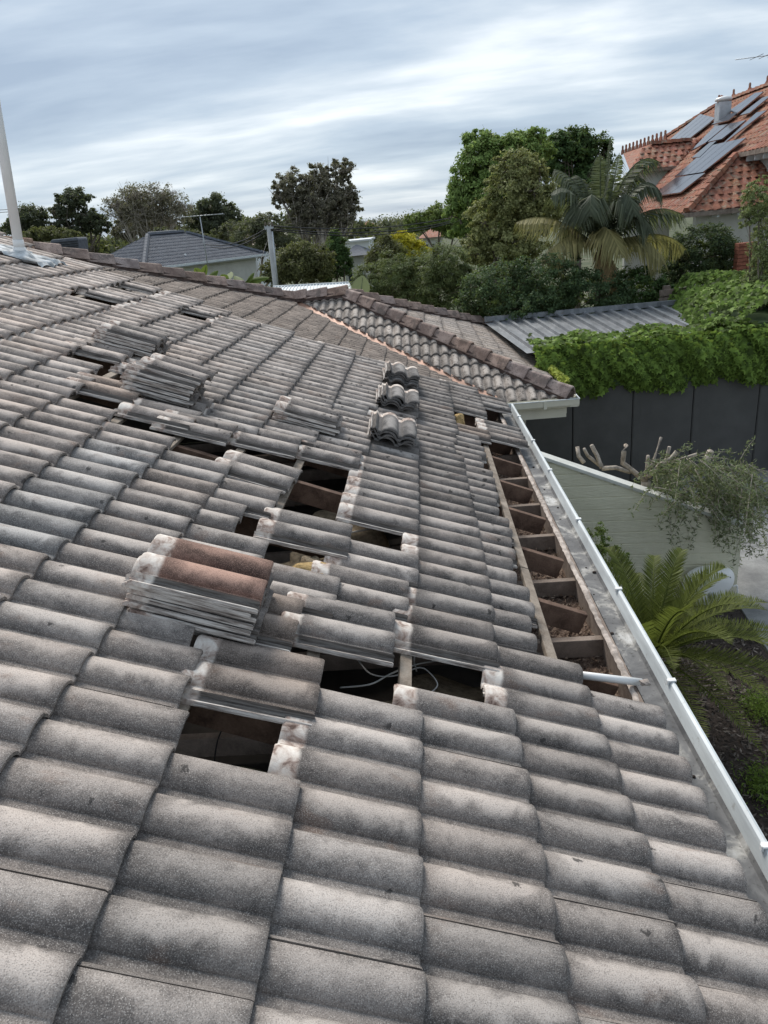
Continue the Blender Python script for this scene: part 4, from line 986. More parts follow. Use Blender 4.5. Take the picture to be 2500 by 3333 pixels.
# ================================================================== NEIGHBOUR'S CARPORT, DARK WALL AND IVY
YF = 10.95; cpz = -0.66
cpx = [float(at(x, 900, YF)[0]) for x in (1118, 1237, 1366, 1495, 1635)]
dw = empty('dark_wall', (3.6, YF, ZG), 'charcoal panelled wall below the ivy', 'wall')
xs = [1.35]+cpx[1:]+[7.6]
for a, b in zip(xs[:-1], xs[1:]):
    MB().box(((a+b)/2, YF+0.03, (ZG-0.9)/2), (b-a-0.014, 0.05, -0.9-ZG)).build('panel', M['fence'], dw, 0.003)
    if b < 7: MB().box((b+0.075, YF+0.012, (ZG-0.9)/2), (0.11, 0.03, -0.9-ZG)).build('cover_strip', M['fence'], dw, 0.003)
MB().box((4.4, YF+0.12, (ZG-0.9)/2), (6.2, 0.06, -0.9-ZG)).build('backing', M['black'], dw)
cpo = empty('carport', (3.6, 12.4, ZG), 'low carport with a ribbed grey steel roof behind the ivy', 'carport')
A0, A1, A2, A3 = onz(1183, 758, cpz-0.02), onz(1530, 722, cpz-0.02), onz(1468, 672, cpz+0.05), onz(1124, 716, cpz+0.05)
A0 = np.array([A0[0]-0.35, YF+0.1, cpz-0.03]); A3 = np.array([A3[0]-0.55, 14.6, cpz+0.06]); A1 = np.array([A1[0]+0.9, YF+0.1, cpz-0.03]); A2 = np.array([A2[0]+0.75, 14.6, cpz+0.06])
nb = 17
for i in range(nb):
    f0, f1 = i/nb, (i+1)/nb
    p0, p1 = A0+(A1-A0)*f0, A0+(A1-A0)*f1; q0, q1 = A3+(A2-A3)*f0, A3+(A2-A3)*f1
    zz = np.array([0, 0, 1.]); w = (p1-p0); w2 = (q1-q0)
    cs_ = [(0, 0.0), (0.62, 0.0), (0.66, 0.055), (0.90, 0.055), (0.94, 0.0), (1.0, 0.0)]
    mb = MB(); vv = [p0+w*a+zz*b for a, b in cs_]+[q0+w2*a+zz*b for a, b in cs_]
    mb.add(vv, [(j, j+1, 7+j, 6+j) for j in range(5)]); mb.build('roof_sheet', M['zinc'], cpo)
MB().beam(A3+np.array([0, 0, 0.07]), A2+np.array([0, 0, 0.07]), 0.10, 0.10).build('ridge_flashing', M['zinc'], cpo)
for x in (2.4, 4.0, 6.0): MB().box((x, 14.4, (ZG-0.7)/2), (0.08, 0.08, -0.7-ZG)).build('post', M['galv'], cpo)
MB().beam((1.9, 14.4, -0.74), (7, 14.4, -0.74), 0.06, 0.12).build('roof_beam', M['galv'], cpo)
def ivy(name, label, C_, N_, size, mat, rg, tilt=0.5):
    """five-pointed ivy leaves hanging tip-down"""
    n = len(C_); N_ = N_/np.linalg.norm(N_, axis=1, keepdims=True); dn = np.array([0, 0, -1.])+rg.normal(size=(n, 3))*tilt
    t = dn-N_*(dn*N_).sum(1, keepdims=True); t /= np.linalg.norm(t, axis=1, keepdims=True)+1e-9; b = np.cross(N_, t); s = (size*(0.6+0.7*rg.random(n)))[:, None]
    prof = [(-0.42, 0.0, 0), (-0.30, 0.34, -.04), (0.0, 0.20, .02), (0.10, 0.52, -.1), (0.22, 0.17, .02), (0.62, 0.0, -.12), (0.22, -0.17, .02), (0.10, -0.52, -.1), (0.0, -0.20, .02), (-0.30, -0.34, -.04)]
    V = np.stack([C_+t*a*s+b*w*s+N_*h*s for a, w, h in prof], 1)
    root = empty(name, C_.mean(0), label, 'ivy'); o = bpy.data.objects.new('leaves', npmesh('leaves', V, 10, mat)); link(o); put(o, root); o['kind'] = 'stuff'; return root
rg = np.random.default_rng(33)
def hedge_pts(n, x0, x1, yf, zt, zb_, bulge=0.25, topd=1.0):
    x = rg.uniform(x0, x1, n); u = rg.random(n); front = u < 0.72; f = rg.random(n)
    zt_ = zt(x); zb2 = zb_(x)+0.025*np.sin(x*4.1)+0.025*np.sin(x*9.7+1)-0.10*rg.random(n)**6
    z = np.where(front, zb2+(zt_-zb2)*f**0.9, zt_+0.03*rg.normal(size=n)); lump = 0.07*np.sin(x*4.3+z*7)+0.06*np.sin(x*11+z*5)+0.04*np.sin(x*23+z*17)
    y = np.where(front, yf-bulge*np.sin(np.clip(f, 0, 1)*math.pi*0.9+0.2)-lump+0.05*rg.random(n), yf+topd*f)
    z = z+np.where(front, 0, 0.05*np.sin(x*5)); nr = np.where(front[:, None], np.array([0, -1, 0.35])+rg.normal(size=(n, 3))*0.35, np.array([0, -0.3, 1])+rg.normal(size=(n, 3))*0.35)
    return np.stack([x, y, z], 1), nr
ztop = lambda x: -0.60+0.0*x; zbot = lambda x: -1.42+0.0*x
C_, N_ = hedge_pts(10500, 1.95, 7.6, YF, ztop, zbot)
iv = ivy('ivy', 'thick bright green ivy hanging over the charcoal wall', C_, N_, 0.115, LM['ivy'], rg)
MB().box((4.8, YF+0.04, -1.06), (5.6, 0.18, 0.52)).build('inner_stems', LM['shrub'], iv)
n = 7500; x = rg.uniform(4.75, 8.2, n); y = rg.uniform(YF+0.2, 15.2, n); z = -0.42+0.26*np.clip((x-4.9)*0.9, 0, 1)+0.10*np.sin(x*3.1+y*2.3)+0.07*np.sin(x*7+y*5)
e_ = np.clip((x-4.75-0.18*(y-YF)+0.1)/0.35, 0, 1); z = z*e_+(cpz-0.02)*(1-e_); z += 0.05*rg.random(n); keep = (x-4.75-0.18*(y-YF)) > -0.15*rg.random(n)
C2 = np.stack([x, y, z], 1)[keep]; N2 = np.stack([-0.45+0.5*rg.normal(size=n), -0.55+0.4*rg.normal(size=n), 1+0.2*rg.normal(size=n)], 1)[keep]
iv2 = ivy('ivy_mound', 'ivy mound spilling over the right end of the carport roof', C2, N2, 0.115, LM['ivy'], rg)
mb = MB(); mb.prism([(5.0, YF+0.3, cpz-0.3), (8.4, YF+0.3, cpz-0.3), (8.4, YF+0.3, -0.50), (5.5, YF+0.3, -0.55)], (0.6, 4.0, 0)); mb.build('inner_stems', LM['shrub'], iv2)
n = 420; yy = rg.uniform(9.6, 11.6, n)**1.0; C3 = np.stack([XE+0.05+0.10*rg.random(n)-0.10*(yy-9.6)*0.2, yy, ZE+0.02+0.07*rg.random(n)], 1); N3 = rg.normal(size=(n, 3))*0.4+np.array([0.2, -0.3, 1])
ivy('ivy_runner', 'yellow-green ivy runner growing along the wing gutter', C3, N3, 0.085, LM['ivy_yellow'], rg)
n = 900; C4 = np.stack([rg.uniform(6.05, 6.5, n), YF-0.05-0.1*rg.random(n), rg.uniform(-2.9, -1.2, n)], 1); ivy('ivy_strand', 'dark ivy strand climbing the right end of the charcoal wall', C4, np.array([0, -1, .3])+rg.normal(size=(n, 3))*0.4, 0.095, LM['deep'], rg)
for i, (x, l) in enumerate([(1700/1.507, 0.18)]): pass

# ================================================================== SHRUBS AND TREES BEYOND
shrub('dark_shrub', 'broad dark green shrub behind the carport under the palm', [(1075, 625, 95, 62), (1180, 615, 95, 68), (1275, 640, 90, 55), (1030, 655, 50, 40), (1140, 665, 90, 35, -0.5)], 15.6, 30000, 0.075, LM['shrub'], 0.06, 1, clusters=420, spread=0.085, shell=0.62)
shrub('dark_shrub', 'lower leafy shrub right of the palm stem with lighter leaves', [(1380, 625, 62, 48), (1430, 650, 45, 35), (1330, 665, 45, 28)], 15.9, 9000, 0.085, LM['deep'], 0.05, 2, clusters=160, spread=0.10, shell=0.6)
shrub('clipped_shrub', 'rounded glossy dark shrub left of the brick pier', [(1515, 548, 80, 58), (1470, 575, 45, 45), (1560, 570, 45, 45)], 18.0, 16000, 0.075, LM['hedge'], 0.06, 3, clusters=300, spread=0.08, shell=0.7)
shrub('oleander', 'oleander with narrow leaves left of the dark shrub', [(850, 600, 55, 55), (910, 590, 50, 50), (795, 615, 40, 45), (880, 640, 60, 30)], 18.5, 15000, 0.11, LM['oleander'], 0.04, 4, clusters=240, spread=0.11, aspect=0.2, up=0.8)
shrub('oleander', 'second oleander between the yellow tree and the dark shrub', [(965, 580, 55, 55), (1000, 610, 40, 45), (950, 635, 50, 40)], 17.6, 12000, 0.11, LM['oleander'], 0.04, 5, clusters=200, spread=0.11, aspect=0.2, up=0.8)
shrub('grey_shrub', 'pale feathery tree filling the right edge of the view', [(1640, 430, 42, 45), (1655, 520, 40, 70), (1640, 600, 34, 50), (1620, 470, 26, 30), (1672, 620, 40, 60)], 12.8, 15000, 0.045, LM['pale'], 0.05, 6, clusters=420, spread=0.075, shell=0.4)
tree('bright_tree', 'tall bright green tree with upright shoots left of the palm', 'tree', [(1050, 355, 66, 60), (1003, 415, 40, 62), (992, 465, 34, 50), (1150, 318, 50, 38), (1100, 330, 50, 42), (1040, 300, 40, 22), (1075, 420, 80, 70)], 30, 34000, 0.16, LM['bright'], r0=0.22, seed=7, clusters=330, spread=0.10, zb=-3.5)
tree('olive_brown_tree', 'olive-brown spreading tree in front of the bright green one', 'tree', [(1120, 420, 75, 65), (1060, 480, 60, 55), (1170, 450, 60, 60), (1120, 370, 60, 45), (1110, 530, 80, 45), (1030, 540, 45, 40)], 24, 24000, 0.125, LM['olive_brown'], r0=0.18, seed=8, clusters=380, spread=0.085, zb=-3.3)
tree('dark_tree', 'dark green rounded tree behind the palm crown', 'tree', [(1235, 315, 58, 42), (1280, 345, 45, 50), (1200, 345, 50, 45), (1260, 400, 60, 50)], 33, 15000, 0.19, LM['deep'], r0=0.25, seed=9, clusters=260, spread=0.10, zb=-3.5)
tree('yellow_tree', 'golden yellow tree beside the cream house', 'tree', [(885, 535, 32, 28), (865, 520, 22, 22), (905, 550, 26, 20)], 42, 6000, 0.16, LM['yellow'], r0=0.12, seed=10, clusters=90, spread=0.14, zb=-4)
tree('mid_green_tree', 'mid green tree on the skyline above the cream house', 'tree', [(950, 470, 40, 24), (900, 480, 36, 18), (985, 485, 40, 30)], 62, 9000, 0.26, LM['mid'], r0=0.2, seed=12, clusters=130, spread=0.13, zb=-5)
tree('dark_tree', 'dull green tree left of the yellow tree', 'tree', [(838, 545, 36, 34), (815, 570, 30, 28), (850, 580, 30, 25)], 36, 8000, 0.14, LM['bush_olive'], r0=0.12, seed=13, clusters=120, zb=-4)
tree('gum_tree', 'tall open gum tree rising above the power lines', 'tree', [(632, 405, 46, 40), (690, 385, 40, 30), (735, 370, 34, 26), (745, 425, 36, 34), (690, 440, 60, 42), (660, 455, 45, 30), (735, 470, 40, 24), (605, 425, 25, 25), (685, 485, 44, 20), (650, 480, 30, 18), (760, 445, 26, 22)], 46, 21000, 0.20, LM['gum_brown'], 'bark_pale', 0.30, -4.5, 696, None, 14, clusters=420, spread=0.085, shell=0.3, twigs=12, sub=6)
tree('gum_tree', 'low dark gum tree at the far left behind the vent pipe', 'tree', [(62, 470, 40, 24), (35, 490, 34, 20), (85, 500, 30, 20)], 66, 8500, 0.26, LM['gum_dark'], 'bark', 0.25, -5, 60, None, 15, clusters=110, spread=0.15)
tree('gum_tree', 'layered dark gum tree right of the vent pipe', 'tree', [(160, 430, 42, 22), (140, 458, 36, 20), (190, 470, 36, 22), (215, 485, 32, 18), (130, 490, 30, 18), (170, 495, 36, 20)], 66, 13000, 0.26, LM['gum_dark'], 'bark', 0.28, -5, 165, None, 16, clusters=260, spread=0.09, shell=0.3, twigs=10)
tree('bare_tree', 'large half-bare twiggy tree above the charcoal roof', 'tree', [(300, 425, 52, 32), (350, 430, 48, 34), (255, 450, 34, 34), (385, 455, 36, 34), (310, 465, 55, 38)], 60, 5200, 0.22, LM['gum_brown'], 'bark_pale', 0.28, -5, 305, None, 17, clusters=240, spread=0.12, shell=0.25, twigs=26, sub=9)
tree('gum_tree', 'smaller dark gum tree inside the half-bare tree', 'tree', [(298, 470, 46, 40), (340, 490, 40, 28), (270, 495, 30, 24)], 64, 9000, 0.25, LM['gum_brown'], 'bark', 0.2, -5, 300, None, 18, clusters=110, spread=0.14)
tree('gum_tree', 'dark rounded gum tree behind the television antenna', 'tree', [(462, 440, 34, 20), (490, 465, 34, 24), (435, 470, 40, 26), (465, 490, 44, 26)], 66, 11500, 0.26, LM['gum_dark'], 'bark', 0.25, -5, 462, None, 19, clusters=130, spread=0.14)
tree('gum_tree', 'thin grey gum left of the power pole', 'tree', [(540, 520, 44, 40), (575, 490, 42, 28), (515, 555, 30, 30), (600, 520, 35, 35)], 44, 9500, 0.17, LM['gum_mid'], 'bark_pale', 0.16, -4.2, 535, None, 20, clusters=150, spread=0.14, twigs=8)
tree('round_tree', 'dense olive rounded tree right of the power pole', 'tree', [(640, 575, 62, 42), (690, 570, 40, 40), (600, 590, 36, 32), (650, 545, 46, 26)], 34, 15000, 0.13, LM['bush_olive'], 'bark', 0.16, -4, 650, None, 22, clusters=260, spread=0.10)
tree('dark_tree', 'dark upright tree below the tall gum', 'tree', [(728, 540, 26, 42), (705, 580, 30, 30), (742, 570, 20, 30)], 38, 8500, 0.15, LM['deep'], 'bark', 0.14, -4, 728, None, 23, clusters=120, spread=0.12)
tree('low_tree', 'low olive trees behind the vent pipe above the ridge', 'tree', [(95, 505, 30, 14), (140, 510, 34, 14), (60, 515, 30, 12)], 58, 6500, 0.22, LM['bush_olive'], 'bark', 0.15, -5, 100, None, 24, clusters=90, spread=0.14)
tree('dark_tree', 'dark tree mass behind the grey house gutter', 'tree', [(430, 530, 40, 30), (395, 525, 36, 26), (500, 520, 40, 36), (350, 515, 36, 22), (470, 555, 36, 26)], 55, 13000, 0.22, LM['gum_mid'], 'bark', 0.15, -5, 440, None, 25, clusters=150, spread=0.13)
# far wooded skyline, reads as one mass
rg = np.random.default_rng(90); lob = []
for x in np.linspace(-60, 1250, 46):
    yh = 486-(x-840)*0.0985; c = at(x, yh+rg.uniform(-7, 6), rg.uniform(190, 330)); s = px2m(c); lob.append((c, (rg.uniform(20, 36)*s, 12.0, rg.uniform(9, 16)*s)))
for x in np.linspace(350, 1000, 26):
    yh = 506-(x-700)*0.0985; c = at(x, yh+rg.uniform(-5, 10), rg.uniform(85, 140)); s = px2m(c); lob.append((c, (rg.uniform(18, 34)*s, 5.0, rg.uniform(10, 18)*s)))
for x in list(np.linspace(-70, 640, 44)):
    yh = 545-(x-243)*0.0985; c = at(x, yh-rg.uniform(4, 36), rg.uniform(72, 100)); s = px2m(c); lob.append((c, (rg.uniform(18, 34)*s, 4.0, rg.uniform(14, 24)*s)))
o = bpy.data.objects.new('distant_trees', npmesh('distant_trees', leaf_cloud(lob, 130000, 0.55, rg, 2600, 0.2, 0.6, 0.4), 4, LM['gum_mid'])); link(o); tag(o, 'distant belt of trees along the skyline', 'trees', kind='stuff')
for m_ in (o,): pass

# kentia palm
pc = at(1296, 560, 16.3)
pal = empty('palm_tree', (pc[0], pc[1], ZG), 'tall palm with arching drooping fronds above the dark shrub', 'palm')
MB().tube([(pc[0], pc[1], ZG-0.1), (pc[0]+0.03, pc[1], -1.5), (pc[0], pc[1], pc[2]-0.1), (pc[0], pc[1], pc[2]+0.35)], [0.15, 0.12, 0.11, 0.06], 12).build('trunk', M['bark'], pal)
rg = np.random.default_rng(61)
fr = [((1112, 482), (1200, 440), -0.5, 'palm_y'), ((1178, 572), (1215, 470), -1.0, 'palm_y'), ((1330, 632), (1300, 520), -0.9, 'palm_dead'), ((1348, 560), (1290, 430), -1.2, 'palm_y'), ((1435, 572), (1390, 470), -0.8, 'palm_y'),
      ((1480, 468), (1400, 410), 0.2, 'palm'), ((1482, 540), (1430, 470), 0.5, 'palm_y'), ((1196, 366), (1262, 372), 0.3, 'palm'), ((1188, 420), (1240, 360), -0.4, 'palm'), ((1425, 350), (1350, 300), 0.4, 'palm'), ((1430, 420), (1380, 330), -0.3, 'palm'),
      ((1318, 296), (1312, 400), 0.0, 'palm'), ((1296, 330), (1298, 420), 0.3, 'palm'), ((1338, 330), (1322, 410), -0.3, 'palm'), ((1240, 480), (1255, 350), -0.8, 'palm'), ((1372, 470), (1350, 340), -0.9, 'palm'), ((1275, 470), (1275, 340), -1.0, 'palm'), ((1320, 460), (1318, 330), 0.9, 'palm'), ((1225, 400), (1262, 320), 0.8, 'palm'), ((1385, 395), (1350, 320), 0.9, 'palm'), ((1405, 505), (1370, 390), -0.6, 'palm'), ((1215, 520), (1240, 400), 0.4, 'palm')]
for (tx, ty), (cx_, cy2), dy, mt in fr:
    tip = at(tx, ty, pc[1]+dy); ctrl = at(cx_, cy2, pc[1]+dy*0.4)
    frond_mesh(pc+np.array([0, 0, 0.18]), ctrl, tip, rg, 58, 0.66 if mt != 'palm_dead' else 0.36, 0.042, 0.05, None, droop=1.25, r=0.022).build('frond', LM[mt], pal)
# strelitzia leaves behind the hip
def paddle(name, label, stems, Y, mat, seed):
    rg = np.random.default_rng(seed); b = at(*stems[0][0], Y); root = empty(name, (b[0], b[1], ZG), label, 'plant')
    for (bx, by), (tx, ty), w in stems:
        A = at(bx, by, Y+rg.uniform(-.2, .2)); B = at(tx, ty, Y+rg.uniform(-.5, .5)); s = px2m(A); d = B-A; L = np.linalg.norm(d); d /= L; side = np.cross(d, FWD+rg.normal(size=3)*0.5); side /= np.linalg.norm(side); nn = np.cross(side, d); vv = []; k = 9
        for i in range(k+1):
            t = i/k; ww = w*s*math.sin(math.pi*(0.06+0.92*t))**0.7; c = A+d*L*t-np.array([0, 0, 1])*0.12*L*t*t
            vv += [c-side*ww+nn*ww*0.35, c, c+side*ww+nn*ww*0.35]
        mb = MB(); mb.add(vv, [(i*3+j, i*3+j+1, i*3+j+4, i*3+j+3) for i in range(k) for j in range(2)], True); mb.tube([np.array([A[0], A[1], ZG]), A, A+d*L*0.9-np.array([0, 0, 1])*0.097*L], [0.03, 0.02, 0.006], 6); mb.build('leaf', mat, root)
paddle('strelitzia', 'broad-leaved strelitzia behind the hip left of centre', [((438, 603), (420, 575), 9), ((440, 603), (445, 568), 9), ((446, 605), (470, 580), 9), ((452, 604), (425, 590), 8), ((478, 612), (497, 578), 14), ((490, 612), (478, 590), 10)], 15.5, LM['banana'], 3)
paddle('strelitzia', 'strelitzia with leaves spreading flat right of the first one', [((528, 610), (580, 592), 8), ((525, 612), (505, 590), 9), ((530, 612), (548, 585), 8), ((535, 615), (560, 605), 7)], 15.8, LM['banana'], 4)
paddle('strelitzia', 'grey-green fan leaf standing in front of the oleander', [((778, 648), (783, 588), 20)], 15.0, LM['olive'], 5)

# ================================================================== BUILDINGS BEYOND
def rot(a): return np.array([math.cos(a), math.sin(a), 0.0]), np.array([-math.sin(a), math.cos(a), 0.0])
SL_T = tile_mesh('roof_tile', M['slate_tile'], seg=4, ledge=False)
def hip_house(name, label, K, ang, La, Lb, pitch, zg, wallm, tilem, tile_me, tone, limit=(150, 150), wins=(), cover=0.3, gauge=0.33, capm='slate_tile'):
    """rectangular hipped house: K near eave corner, a to the right, b away"""
    a, b = rot(ang); K = np.array(K, float); T_ = math.tan(pitch); c_, s_ = math.cos(pitch), math.sin(pitch); up_ = np.array([0, 0, 1.])
    root = empty(name, (K[0]+a[0]*La/2+b[0]*Lb/2, K[1]+a[1]*La/2+b[1]*Lb/2, zg), label, 'house')
    hs = min(La, Lb)/2; front = Slope(K, a, b*c_+up_*s_); tm = hs/c_
    fp = [(0, 0), (La, 0), (La-hs, tm), (hs, tm)] if La > Lb+0.1 else [(0, 0), (La, 0), (La/2, tm)]
    tile_slope(root, front, fp, tile_me, tilem, cover, gauge, gauge+0.06, limit[0], -0.02, 0.05, tone)
    left = Slope(K+b*Lb, -b, a*c_+up_*s_); lp = [(0, 0), (Lb, 0), (Lb-hs, tm), (hs, tm)] if Lb > La+0.1 else [(0, 0), (Lb, 0), (Lb/2, tm)]
    tile_slope(root, left, lp, tile_me, tilem, cover, gauge, gauge+0.06, limit[1], -0.02, 0.05, tone)
    R0 = K+a*hs+b*hs+up_*hs*T_; R1 = K+a*(La-hs)+b*(Lb-hs)+up_*hs*T_
    k2 = [K, K+a*La, K+a*La+b*Lb, K+b*Lb]
    for q, r in ((k2[1], R1), (k2[2], R1), (k2[3], R0)): pass
    mb = MB(); mb.add([k2[1], k2[2], R1], [(0, 1, 2)]); mb.add([k2[2], k2[3], R0, R1], [(0, 1, 2, 3)]); mb.build('rear_roof_slope', tilem, root)
    mb = MB(); mb.add([k2[0]-up_*.06, k2[1]-up_*.06, R1-up_*.06, R0-up_*.06, k2[3]-up_*.06], [(0, 1, 2, 3), (0, 3, 4)]); mb.build('underlay', M['dark_void'], root)
    for A, B in ((K, R0), (k2[1], R1), (R0, R1)):
        if np.linalg.norm(B-A) < 0.5: continue
        d = (B-A)/np.linalg.norm(B-A); n = int(np.linalg.norm(B-A)/0.4)
        for i in range(n): 
            p0 = A+d*0.4*i+up_*0.05; mb = MB(); y = np.cross(up_, d); y /= np.linalg.norm(y); mb.prism([p0-y*0.13-up_*0.05, p0-y*0.06+up_*0.06, p0+y*0.06+up_*0.06, p0+y*0.13-up_*0.05], d*0.43+up_*-0.012); mb.build('ridge_cap', tilem, root)
    zw = K[2]-0.05; wc = K+a*La/2+b*Lb/2
    MB().box((wc[0], wc[1], (zw+zg)/2), (La-0.9, Lb-0.9, zw-zg), (a, b, up_)).build('wall', wallm, root)
    for o_, q0, q1 in ((-b, K, k2[1]), (-a, k2[3], K)):
        mb = MB(); mb.beam(q0+o_*0.06-up_*0.06, q1+o_*0.06-up_*0.06, 0.12, 0.11); mb.build('gutter', M['white_metal'], root)
        mb = MB(); mb.beam(q0-o_*0.25-up_*0.15, q1-o_*0.25-up_*0.15, 0.5, 0.03); mb.build('soffit', M['white_wall'], root)
    for (f, u0, u1, z0, z1) in wins:
        o_, e0, du = ((-b, K+b*0.45, a) if f == 'front' else (-a, K+a*0.45+b*Lb, -b))
        c = e0+du*(u0+u1)/2; fr_ = MB(); 
        for zz in (z0, z1): fr_.box((c[0]+o_[0]*0.02, c[1]+o_[1]*0.02, K[2]+zz), (u1-u0+0.1, 0.08, 0.07), (du, o_, up_))
        for uu in (u0, u1, (u0+u1)/2): q = e0+du*uu; fr_.box((q[0]+o_[0]*0.02, q[1]+o_[1]*0.02, K[2]+(z0+z1)/2), (0.07, 0.08, z1-z0), (du, o_, up_))
        w_o = fr_.build('window', M['white_wall'], root); MB().box((c[0]+o_[0]*0.012, c[1]+o_[1]*0.012, K[2]+(z0+z1)/2), (u1-u0, 0.02, z1-z0), (du, o_, up_)).build('pane', M['glass'], w_o)
    return root, front, a, b
def tone1(*a): l = 1+random.gauss(0, 0.05); return (l, l, l, 0.2)
# charcoal tiled house on the left
Kc = at(310, 580, 34)
gh, gfront, ga, gb = hip_house('tiled_house', 'pale house with a charcoal tiled hip roof behind our hip', Kc, R_(58), 8.5, 6.0, R_(27), -3.5, M['render_wall'], M['slate_tile'], SL_T, tone1, (200, 90), wins=[('front', 1.0, 1.7, -1.5, -0.5), ('front', 2.2, 2.5, -1.6, -0.5)], cover=0.3, gauge=0.33)
cq = at(150, 530, 39); ck = empty('evaporative_cooler', cq, 'ribbed grey evaporative cooler on the charcoal tiled roof', 'cooler')
mb = MB(); mb.prism([cq+np.array(q)*np.array([1, 1, 1]) for q in ((-0.62, -0.4, -0.55), (0.62, -0.4, -0.55), (0.78, -0.5, 0.25), (0.70, -0.45, 0.36), (-0.70, -0.45, 0.36), (-0.78, -0.5, 0.25))], (0, 1.2, 0)); mb.build('casing', M['slate_tile'], ck, 0.05)
for i in range(6): MB().box(cq+np.array([0, -0.47-0.012*i*0.6, -0.42+0.12*i]), (1.3+0.035*i, 0.05, 0.035)).build('louvre', M['black'], ck)
an = at(432, 468, 31); anb = at(449, 575, 31); ant = empty('television_antenna', anb, 'television antenna on a thin mast above the charcoal roof', 'antenna')
MB().tube([anb, an], 0.022, 6).build('mast', M['galv'], ant); eL, eR = at(383, 470, 31.5), at(482, 462, 30.5); MB().tube([eL, eR], 0.018, 6).build('boom', M['galv'], ant)
for t in np.linspace(0.05, 0.95, 13): q = eL+(eR-eL)*t; MB().tube([q-np.array([0.05, 0.45, 0]), q+np.array([0.05, 0.45, 0])], 0.008, 5).build('element', M['galv'], ant)
vq = gfront.P(*gfront.hit(403, 575)); MB().tube([at(402, 562, 37.2), at(400, 548, 37.2)], 0.05, 8).build('roof_vent', M['white'], gh)
# white ribbed roof beyond the ridge
wr = empty('shed', (0, 19, ZG), 'shed with a white ribbed steel roof beyond our ridge', 'shed')
q = [at(560, 648, 17.5), at(775, 648, 17.5), at(754, 612, 21.0), at(590, 621, 21.0)]; nb = 24
for i in range(nb):
    f0, f1 = i/nb, (i+1)/nb; p0, p1 = q[0]+(q[1]-q[0])*f0, q[0]+(q[1]-q[0])*f1; r0_, r1_ = q[3]+(q[2]-q[3])*f0, q[3]+(q[2]-q[3])*f1; zz = np.array([0, 0, 1.])
    mb = MB(); cs_ = [(0, 0), (0.7, 0), (0.76, 0.03), (0.94, 0.03), (1, 0)]; mb.add([p0+(p1-p0)*a+zz*b for a, b in cs_]+[r0_+(r1_-r0_)*a+zz*b for a, b in cs_], [(j, j+1, 6+j, 5+j) for j in range(4)]); mb.build('roof_sheet', M['white_roof'], wr)
MB().beam(q[3], q[2], 0.08, 0.10).build('gutter', M['white_metal'], wr)
c4 = sum(q)/4; MB().box((c4[0], c4[1], (c4[2]-0.3+ZG)/2), (1.6, 2.2, c4[2]-0.3-ZG)).build('wall', M['white_wall'], wr)
# power pole and cables
pb, pt = at(600, 660, 27), at(580, 490, 27.0)
po = empty('power_pole', (pb[0], pb[1], ZG), 'grey power pole with a short crossarm in the middle distance', 'pole')
dv = (pt-pb)/np.linalg.norm(pt-pb); MB().tube([pb-dv*2.6, pb, pt], [0.10, 0.095, 0.08], 12).build('shaft', M['pole'], po)
MB().beam(at(572, 492, 27), at(590, 489, 27), 0.10, 0.14).build('crossarm', M['galv'], po)
MB().tube([at(603, 640, 26.8), at(588, 500, 26.8)], 0.03, 6).build('conduit', M['galv'], po)
for x in (574, 581, 588): MB().lathe(at(x, 489, 26.95), [(0.03, 0), (0.045, 0.05), (0.03, 0.12), (0.015, 0.15)], 8).build('insulator', M['bark'], po)
def wire(p, q, sag, label, r=0.021): 
    p, q = np.array(p), np.array(q); mb = MB(); mb.tube([p+(q-p)*t-np.array([0, 0, sag*4*t*(1-t)]) for t in np.linspace(0, 1, 22)], r, 5); o = mb.build('power_cable', M['black']); tag(o, label, 'cable', 'overhead cables')
wire(at(588, 488, 27), at(1010, 461, 40), 0.35, 'upper overhead cable running right from the power pole to the trees')
wire(at(588, 494, 27), at(1010, 468, 40), 0.40, 'middle overhead cable running right from the power pole')
wire(at(586, 497, 27), at(1000, 473, 40), 0.45, 'lowest overhead cable running right from the power pole')
wire(at(574, 494, 27), at(440, 527, 32), 0.25, 'overhead cable running left from the power pole past the antenna')
wire(at(574, 499, 27), at(455, 533, 32), 0.25, 'lower overhead cable running left from the power pole')
wire(at(-40, 456, 30), at(26, 452, 30), 0.0, 'upper cable stub at the left edge behind the vent pipe', 0.012)
wire(at(-40, 462, 30), at(26, 457, 30), 0.0, 'lower cable stub at the left edge behind the vent pipe', 0.012)
wire(at(578, 520, 27), at(535, 640, 22), 0.0, 'thin stay wire slanting down from the power pole', 0.008)
